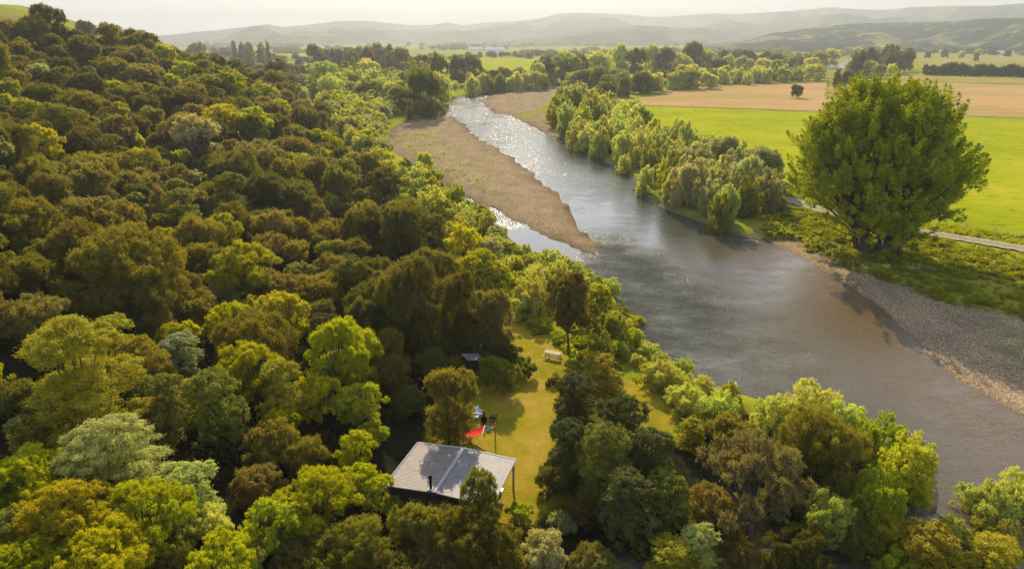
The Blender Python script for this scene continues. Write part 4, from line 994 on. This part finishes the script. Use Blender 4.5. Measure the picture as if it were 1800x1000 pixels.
tufts('lawn_edge_grass', 'lush grass and weeds fringing the lawn', [(880, 528), (930, 535), (1010, 620), (1060, 655), (1120, 665), (1230, 715), (1250, 760), (1180, 730), (1100, 680), (1040, 665), (1000, 640), (940, 590)], 1500, .45, (.36, .37, .016), 7, cond=lambda X, Y: sdf(lawn, X, Y) < .3)
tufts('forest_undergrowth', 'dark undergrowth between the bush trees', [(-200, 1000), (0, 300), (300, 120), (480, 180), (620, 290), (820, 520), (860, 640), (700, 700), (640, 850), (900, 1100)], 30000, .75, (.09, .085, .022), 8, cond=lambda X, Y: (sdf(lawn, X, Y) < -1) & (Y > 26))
tufts('flat_grass', 'rough grass on the flats upstream of the gravel bar', [(640, 215), (700, 200), (760, 150), (560, 165)], 1200, .8, (.27, .28, .03), 9)

tufts('gravel_weeds', 'sparse green weeds growing through the gravel bar', [(690, 240), (760, 230), (830, 300), (880, 370), (800, 345), (740, 300)], 420, .34, (.34, .36, .03), 31, zc=-.15)
write_labels()
# ------------------------------------------------------------------ the cabin
def cabin():
    A = np.array(U(735, 778, 3.05)); B = np.array(U(905, 808, 3.05)); L = 7.75; D = 5.5
    ang = math.atan2(B[1] - A[1], B[0] - A[0]); ux = np.array([math.cos(ang), math.sin(ang)]); uy = np.array([math.sin(ang), -math.cos(ang)])
    mid = (A + B) / 2 + uy * D / 2; gz = 0.05
    root = thing('cabin', 'small cabin with a low pitched grey corrugated iron roof beside the lawn', 'cabin', (mid[0], mid[1], gz), ang)
    hl, hd = L / 2, D / 2; ez, rz_ = 2.98, 3.2; rx = -.15          # local: +y is the river side
    def roof(name, x0, x1, z0, z1, mat):
        m = MB(); n = int(abs(x1 - x0) / .19) * 2; th = .035; V = []; F_ = []
        # corrugations run down the slope, so the waves are stacked along y
        ny_ = int(D / .15) * 2
        for j in range(ny_ + 1):
            y = -hd + D * j / ny_; c_ = .006 * (1 if j % 2 else -1)
            for (x, z) in ((x0, z0), (x1, z1)): V += [(x, y, z + c_), (x, y, z + c_ - th)]
        for j in range(ny_):
            b = j * 4; F_ += [(b, b + 2, b + 6, b + 4), (b + 1, b + 5, b + 7, b + 3), (b, b + 4, b + 5, b + 1), (b + 2, b + 3, b + 7, b + 6)]
        F_ += [(0, 1, 3, 2), (ny_ * 4, ny_ * 4 + 2, ny_ * 4 + 3, ny_ * 4 + 1)]
        m.add(V, F_); return m.obj(name, mat, root)
    r1 = roof('roof', -hl, rx, ez, rz_, MATS['roof_tilt_tone']); r1['label'] = 'browner roof slope, its tilt to the light painted in'
    r2 = roof('roof', rx, hl, rz_, ez + .03, MATS['roof_metal']); r2['label'] = 'paler grey roof slope'
    m = MB(); m.box((rx, 0, rz_ + .045), (.24, D + .02, .03)); m.box((rx, 0, rz_ + .075), (.08, D + .02, .03)); m.obj('ridge_cap', MATS['flashing'], root)
    for nm, a, b in (('barge_board', (-hl - .03, -hd, ez - .02), (-hl - .03, hd, ez - .02)), ('barge_board', (hl + .03, -hd, ez), (hl + .03, hd, ez))):
        MB().beam(a, b, .07, .15).obj(nm, MATS['flashing'], root)
    m = MB(); m.beam((-hl - .05, hd + .07, ez - .03), (rx, hd + .07, rz_ - .02), .13, .10); m.beam((rx, hd + .07, rz_ - .02), (hl + .05, hd + .07, ez - .0), .13, .10); m.obj('gutter', MATS['flashing'], root)
    m = MB(); m.beam((-hl, -hd - .03, ez - .06), (rx, -hd - .03, rz_ - .06), .05, .13); m.beam((rx, -hd - .03, rz_ - .06), (hl, -hd - .03, ez - .06), .05, .13); m.obj('fascia', MATS['dark_boards'], root)
    # walls: the room takes the left and middle, the porch the right end and the river side
    wx0, wx1, wy0, wy1 = -hl + .25, hl - 1.75, -hd + .25, hd - 1.5; zb, zt = .35, ez - .10
    m = MB()
    for a, b in (((wx0, wy0), (wx1, wy0)), ((wx1, wy0), (wx1, wy1)), ((wx1, wy1), (wx0, wy1)), ((wx0, wy1), (wx0, wy0))):
        dx, dy = b[0] - a[0], b[1] - a[1]; n = int(math.hypot(dx, dy) / .2)
        for k in range(n):
            p = (a[0] + dx * (k + .5) / n, a[1] + dy * (k + .5) / n); t_ = .08 if k % 2 else .06
            m.box((p[0], p[1], (zb + zt) / 2), (abs(dx) / n + t_ * (dx == 0), abs(dy) / n + t_ * (dy == 0), zt - zb))
    m.obj('wall', MATS['dark_boards'], root)
    d = MB().box((wx1 + .06, -.4, .35 + 1.0), (.05, .85, 2.0)).obj('door', MATS['timber'], root); MB().box((wx1 + .10, -.1, 1.35), (.05, .04, .12)).obj('handle', MATS['steel'], d)
    for cx_ in (-2.4, -.2):
        w_ = MB(); w_.box((cx_, wy1 + .06, 1.55), (1.3, .05, 1.1)); wo_ = w_.obj('window', MATS['glass'], root)
        f = MB(); 
        for dx in (-.68, .68): f.box((cx_ + dx, wy1 + .07, 1.55), (.07, .08, 1.24))
        for dz in (-.585, .585): f.box((cx_, wy1 + .07, 1.55 + dz), (1.29, .08, .07))
        f.obj('frame', MATS['timber'], wo_)
    m = MB(); n = 40
    for k in range(n): m.box((-hl + .1 + (L - .2) * (k + .5) / n, 0, .30), ((L - .2) / n - .012, D - .2, .05))
    m.obj('deck', MATS['timber'], root)
    for (x, y) in ((hl - .1, hd - .12), (hl - .1, -hd + .2), (-.2, hd - .12), (-hl + .12, hd - .12)):
        m = MB(); m.box((x, y, (ez + .0) / 2 - .05), (.13, .13, ez - .15)); m.box((x, y, .1), (.2, .2, .2)); m.obj('post', MATS['timber'], root)
    m = MB(); m.beam((hl - .1, -hd + .1, ez - .16), (hl - .1, hd - .1, ez - .16), .1, .16); m.beam((-hl + .2, hd - .26, ez - .16), (hl - .2, hd - .26, ez - .13), .1, .16); m.obj('beam', MATS['timber'], root)
    # flue
    fx, fy = -.55, -hd + .3
    m = MB(); m.tube([(fx, fy, 2.9), (fx, fy, 4.05)], [.085, .085], 14); fl = m.obj('flue', MATS['black_iron'], root, False)
    m = MB(); m.tube([(fx, fy, 4.06), (fx, fy, 4.14), (fx, fy, 4.17), (fx, fy, 4.26)], [.10, .15, .15, .03], 14); m.obj('cowl', MATS['black_iron'], fl)
    MB().box((fx, fy, 3.23), (.4, .4, .03)).obj('flashing', MATS['flashing'], fl)
    M = Matrix.Translation((mid[0], mid[1], gz)) @ Matrix.Rotation(ang, 4, 'Z')
    def at(x, y, z=.33): return M @ Vector((x, y, z))
    # porch furniture: bench table, cooker
    p = at(hl - .85, -.75); b = thing('kitchen_bench', 'pale wooden outdoor bench with shelves under the cabin eave', 'bench', p, ang)
    MB().box((0, 0, .86), (.75, 1.7, .05)).obj('top', MATS['timber'], b)
    for sx in (-.3, .3):
        for sy in (-.75, .75): MB().box((sx, sy, .415), (.08, .08, .83)).obj('leg', MATS['timber'], b)
    MB().box((0, 0, .3), (.6, 1.5, .04)).obj('shelf', MATS['timber'], b)
    p = at(hl - .85, -1.05, 1.22); b = thing('crate', 'small wooden crate on the outdoor bench', 'crate', p, ang + .2)
    m = MB(); m.box((0, 0, .02), (.4, .4, .03))
    for sx in (-.19, .19): m.box((sx, 0, .13), (.025, .4, .18)); m.box((0, sx, .13), (.35, .025, .18))
    m.obj('slatted_sides', MATS['weathered_timber'], b)
    p = at(hl - .8, .75); b = thing('barbecue', 'silver lidded barbecue on the cabin porch', 'barbecue', p, ang)
    MB().box((0, 0, .75), (.5, .95, .22)).obj('body', MATS['black_iron'], b)
    m = MB(); m.tube([(0, -.45, .88), (0, .45, .88)], [.24, .24], 20); m.obj('lid', MATS['steel'], b)
    for sx in (-.2, .2):
        for sy in (-.4, .4): MB().box((sx, sy, .32), (.04, .04, .64)).obj('leg', MATS['black_iron'], b)
    MB().box((0, -.7, .82), (.42, .4, .03)).obj('side_shelf', MATS['steel'], b)
    MB().box((0, .72, .82), (.42, .44, .03)).obj('side_shelf', MATS['steel'], b)
cabin()

def picnic_table(px, py, ang, label):
    x, y = U(px, py, 0); z = g1(x, y) + .02; t = thing('picnic_table', label, 'table', (x, y, z), ang); t.scale = (.88, .88, .88); wt = MATS['weathered_timber']
    m = MB()
    for k in range(5): m.box((0, -.33 + k * .165, .75), (2.0, .15, .045))
    m.obj('tabletop', wt, t)
    for s in (-1, 1):
        m = MB(); m.box((0, s * .80, .45), (2.0, .13, .045)); m.box((0, s * .66, .45), (2.0, .13, .045)); m.obj('seat', wt, t)
    for s in (-.72, .72):
        m = MB(); m.beam((s, -.30, .725), (s, -.66, 0), .1, .05); m.obj('leg', wt, t); m = MB(); m.beam((s + .05, .30, .725), (s + .05, .66, 0), .1, .05); m.obj('leg', wt, t)
        m = MB(); m.box((s + .11, 0, .40), (.045, 1.7, .09)); m.box((s + .11, 0, .69), (.045, .78, .07)); m.obj('cross_brace', wt, t)
picnic_table(971, 631, -.42, 'weathered wooden picnic table with two fixed benches on the sunlit lawn')

def hammock():
    a = U(800, 786, 0); x, y = U(826, 786, 0); z = g1(x, y) + .02
    t = thing('hammock', 'red cloth hammock with a pale spreader end strung in front of the cabin', 'hammock', (x, y, z), -.12)
    m = MB(); nx_, ny_ = 14, 8; V = []; F_ = []
    for i in range(nx_ + 1):
        for j in range(ny_ + 1):
            u = i / nx_ * 2 - 1; v = j / ny_ * 2 - 1; wd_ = .62 * (1 if u > -.4 else .35 + .65 * (1 + u) / .6)
            V.append((u * 1.15, v * wd_, .55 + .42 * u * u + .16 * v * v))
    for i in range(nx_):
        for j in range(ny_): b = i * (ny_ + 1) + j; F_.append((b, b + 1, b + ny_ + 2, b + ny_ + 1))
    m.add(V, F_); m.add([(p[0], p[1], p[2] - .02) for p in V], [f[::-1] for f in F_]); m.obj('cloth', MATS['red_cloth'], t, True)
    MB().beam((1.19, -.66, 1.08), (1.19, .66, 1.08), .05, .05).obj('spreader_bar', MATS['cream_rope'], t)
    m = MB()
    for k in range(9): m.tube([(1.2, -.62 + k * .155, 1.08), (2.1, 0, 1.45)], [.013, .006], 4)
    m.obj('cords', MATS['cream_rope'], t)
    MB().tube([(-1.15, 0, .95), (-1.75, 0, 1.5)], [.04, .02], 5).obj('rope', MATS['cream_rope'], t)
    for xx in (-1.8, 2.15):
        MB().tube([(xx, 0, -.05), (xx, 0, 1.75)], [.06, .05], 8).obj('post', MATS['timber'], t)
hammock()
def deck_chair(px, py, ang, mat, label):
    x, y = U(px, py, 0); z = g1(x, y) + .02; t = thing('garden_chair', label, 'chair', (x, y, z), ang); t.scale = (.88, .88, .88)
    m = MB()
    for k in range(5): m.box((-.24 + k * .12, 0, .38), (.1, .52, .03))
    m.obj('seat', mat, t); q = Matrix.Rotation(rad(22), 3, 'Y').to_3x3(); m = MB()
    for k in range(5): m.box((-.42, -.22 + k * .11, .68), (.03, .09, .62), Matrix.Rotation(rad(-20), 3, 'Y'))
    m.obj('backrest', mat, t)
    for sx in (-.25, .25):
        for sy in (-.27, .27): MB().box((sx, sy, .19 if sx < 0 else .27), (.05, .05, .38 if sx < 0 else .54)).obj('leg', mat, t)
    for sy in (-.3, .3): MB().box((-.03, sy, .57), (.62, .1, .03)).obj('armrest', mat, t)
deck_chair(836, 749, 0.2, MATS['white_plastic'], 'white garden chair left of the black brazier')
deck_chair(843, 743, -.9, MATS['white_plastic'], 'white garden chair behind the black brazier')
deck_chair(866, 750, 2.8, MATS['dark_boards'], 'dark wooden chair apart on the lawn at the shadow edge')
x, y = U(851, 756, 0); t = thing('brazier', 'black iron fire brazier with a chimney on the lawn near the hammock', 'brazier', (x, y, g1(x, y) + .02)); t.scale = (.8, .8, .8)
MB().tube([(0, 0, .22), (0, 0, .35), (0, 0, .7), (0, 0, .85), (0, 0, .95)], [.18, .33, .36, .22, .1], 14).obj('fire_bowl', MATS['black_iron'], t, True)
MB().tube([(0, 0, .93), (0, 0, 1.6)], [.09, .08], 10).obj('chimney', MATS['black_iron'], t)
for k in range(3):
    a = k * 2.09; MB().tube([(.2 * math.cos(a), .2 * math.sin(a), .3), (.36 * math.cos(a), .36 * math.sin(a), 0)], [.025, .02], 6).obj('leg', MATS['black_iron'], t)
x, y = U(858, 764, 0); t = thing('log_stool', 'dark round log stool beside the brazier', 'stool', (x, y, g1(x, y) + .02))
MB().tube([(0, 0, 0), (0, 0, .1), (0, 0, .36), (0, 0, .40)], [.27, .25, .24, .22], 12).obj('log', MATS['dark_boards'], t)
# privy in the shade
x, y = U(832, 672, 0); t = thing('privy', 'small dark shed with a grey metal roof in the shade of the trees', 'shed', (x, y, g1(x, y)), .5)
m = MB()
for k in range(8): m.box((-.7 + .175 * (k + .5), -.65, 1.05), (.165, .05 + .02 * (k % 2), 2.1)); m.box((-.7 + .175 * (k + .5), .65, 1.05), (.165, .05 + .02 * (k % 2), 2.1)); m.box((-.725, -.62 + .155 * (k + .5), 1.05), (.05 + .02 * (k % 2), .15, 2.1))
m.obj('wall', MATS['dark_boards'], t); MB().box((.72, 0, 1.0), (.05, 1.15, 2.0)).obj('door', MATS['dark_boards'], t)
m = MB(); q = Matrix.Rotation(rad(12), 3, 'Y')
m.box((0, 0, 2.3), (1.9, 1.7, .04), q)
for k in range(9): m.box((0, -.8 + k * .2, 2.33), (1.9, .03, .03), q)
m.obj('roof', MATS['roof_metal'], t)
x, y = U(891, 662, 0); t = thing('post', 'dark slim wooden post standing in the shade by the lawn', 'post', (x, y, g1(x, y)))
m = MB(); m.tube([(0, 0, -.2), (0, 0, 1.5), (0, 0, 1.56)], [.08, .075, .05], 8); m.obj('shaft', MATS['dark_boards'], t)

# ------------------------------------------------------------------ driftwood, fences, farmhouses
def log(px, py, L, ang, label, z=None, r=.16):
    x, y = U(px, py, -.6); s = sdf(channel, np.array([x]), np.array([y]))[0]; zz = g1(x, y) if z is None else z; rn = random.Random(px)
    m = MB(); pts = [(L * (t - .5), .3 * math.sin(t * 5 + px), .1 + .12 * math.sin(t * 4)) for t in (0, .25, .5, .75, 1)]; m.tube(pts, [r, r * .9, r * .7, r * .5, r * .2], 7)
    for k in range(3): t = .35 + .2 * k; m.tube([(L * (t - .5), 0, .15), (L * (t - .38), rn.uniform(-.8, .8), .5 + .3 * k)], [r * .4, r * .1], 5)
    o = thing('driftwood_log', label, 'log', (x, y, zz), ang, None, m.mesh('driftwood_log', MATS['driftwood'], True))
log(1128, 330, 5, .4, 'pale bare driftwood log sticking out of the far bank into the water', -.9)
log(1322, 424, 3.2, 2.2, 'short driftwood snag at the tip of the grassy bank', -.75)
log(1598, 476, 4, -.3, 'pale driftwood log lying in the shade of the great tree', -.15)
log(1290, 686, 4, 1.1, 'reddish driftwood branch reaching from the near willows into the river', -.7)
log(855, 217, 2.5, 0, 'dark snag standing out of the bright riffle upstream', -1.0)
def fence(pts, step, label, gap=1.0, hgt=1.15):
    P = [Vector((*U(*p), 0)) for p in pts]; root = thing('farm_fence', label, 'fence', tuple(P[0])); o0 = P[0]; pm = None; wires = MB(); prev = None; n = 0
    for i in range(len(P) - 1):
        d = P[i + 1] - P[i]; k = max(1, int(d.length / step))
        for j in range(k + (i == len(P) - 2)):
            q = P[i] + d * j / k - o0; q.z = .1
            if pm is None: pm = MB().box((0, 0, hgt / 2), (.14, .14, hgt)).box((0, 0, hgt + .01), (.10, .10, .03)).mesh('fence_post', MATS['weathered_timber'])
            if n < 100: link('post', pm, root, q); n += 1
            if prev is not None:
                for z in (.35, .7, 1.05): wires.tube([prev + Vector((0, 0, z)), q + Vector((0, 0, z))], [.012, .012], 3)
            prev = q
    wires.obj('wire', MATS['steel'], root)
fence([(1087, 185), (1440, 198), (1800, 210)], 5, 'post and wire fence between the green pasture and the stubble field')
fence([(1400, 351), (1480, 364), (1650, 396), (1800, 422)], 4, 'post and wire fence along the near edge of the green pasture')
fence([(1560, 143), (1700, 147), (1850, 150)], 9, 'distant post and wire fence along the top of the tan stubble')
def house(px, py, L, D, h, ang, label, wall='white_wall', roof='grey_roof'):
    x, y = U(px, py); t = thing('farmhouse', label, 'building', (x, y, 0), ang)
    m = MB(); m.box((0, 0, h / 2), (L, D, h)); m.add([(-L / 2, -D / 2, h), (-L / 2, D / 2, h), (-L / 2, 0, h + D * .28), (L / 2, -D / 2, h), (L / 2, D / 2, h), (L / 2, 0, h + D * .28)], [(0, 1, 2), (3, 5, 4)]); m.obj('wall', MATS[wall], t)
    m = MB(); a = math.atan(.56); q = D * .56
    for s in (-1, 1):
        m.box((0, s * D * .27, h + D * .15), (L + 1, D * .66, .2), Matrix.Rotation(-s * a, 3, 'X'))
    m.obj('roof', MATS[roof], t)
    for k in (-.3, 0, .3): MB().box((L * k, -D / 2 - .03, h * .55), (1.6, .08, 1.3)).obj('window', MATS['glass'], t)
house(820, 107, 16, 8, 3.5, .2, 'white farmhouse among dark trees beyond the paddock')
house(556, 83, 40, 14, 4, 0, 'long pale roofed shed far across the plain', roof='white_wall')
house(846, 89.5, 70, 20, 4, 0, 'bright white glasshouse far across the plain', roof='white_wall')
house(870, 90.5, 50, 20, 4, .1, 'smaller white glasshouse beside the long one', roof='white_wall')
house(1754, 96, 22, 10, 4, .1, 'white farmhouse under the far terrace', roof='white_wall')
house(1776, 95, 12, 8, 3.5, .1, 'small white shed beside the far terrace farmhouse', roof='white_wall')
x, y = U(30, 40, 0); t = thing('hilltop_pole', 'thin pole standing on the grassy hilltop', 'pole', (-330, 462, g1(-330, 462)))
MB().tube([(0, 0, -.3), (0, 0, 6)], [.15, .1], 6).obj('shaft', MATS['dark_boards'], t)
# stretch of the upper river seen beyond the belts
P = np.array([U(*p) for p in [(1440, 119), (1475, 111), (1506, 104), (1545, 108), (1500, 117), (1470, 123)]])
me = mesh_np('far_river', [(a, b, .18) for a, b in P], np.array([[0, 1, 2, 3, 4, 5]]), MATS['river_water'], {'riffle': ('POINT', np.full(6, .3)), 'shallow': ('POINT', np.zeros(6))}, False, 6); struct('far_river', me)
for nm_, pts_, mt_ in (('paddock', [(690, 120), (800, 104), (1010, 100), (1000, 118), (950, 134), (830, 138)], 'pasture_grass'), ('vineyard_grass', [(460, 140), (560, 140), (700, 146), (660, 158), (540, 156)], 'pasture_grass'), ('far_paddock', [(470, 97), (560, 92), (640, 93), (560, 100)], 'pasture_grass'), ('hay_field', [(1600, 107), (1850, 99), (1850, 107), (1640, 112)], 'tan_pasture')):
    P = np.array([U(*p) for p in pts_]); struct(nm_, mesh_np(nm_, [(a, b, .10) for a, b in P], np.array([list(range(len(P)))]), MATS[mt_], None, False, len(P)))

# ------------------------------------------------------------------ the air
hm = bpy.data.materials.new('haze'); hm.use_nodes = True; ht = hm.node_tree; ht.nodes.clear()
ho = ht.nodes.new('ShaderNodeOutputMaterial'); pv = ht.nodes.new('ShaderNodeVolumePrincipled')
pv.inputs['Density'].default_value = HAZE_D if 'HAZE_D' in globals() else .00019; pv.inputs['Color'].default_value = (.62, .66, .70, 1); pv.inputs['Anisotropy'].default_value = .3
ht.links.new(pv.outputs[0], ho.inputs['Volume'])
hb = MB().box((0, 4000, 238.5), (17000, 9400, 483)).mesh('haze', hm); o = struct('haze', hb, 'stuff', 'thin pale haze filling the valley air', 'haze')
print('objects', len(bpy.data.objects), 'trees', len(TREES), 'protos', len(PROTO))
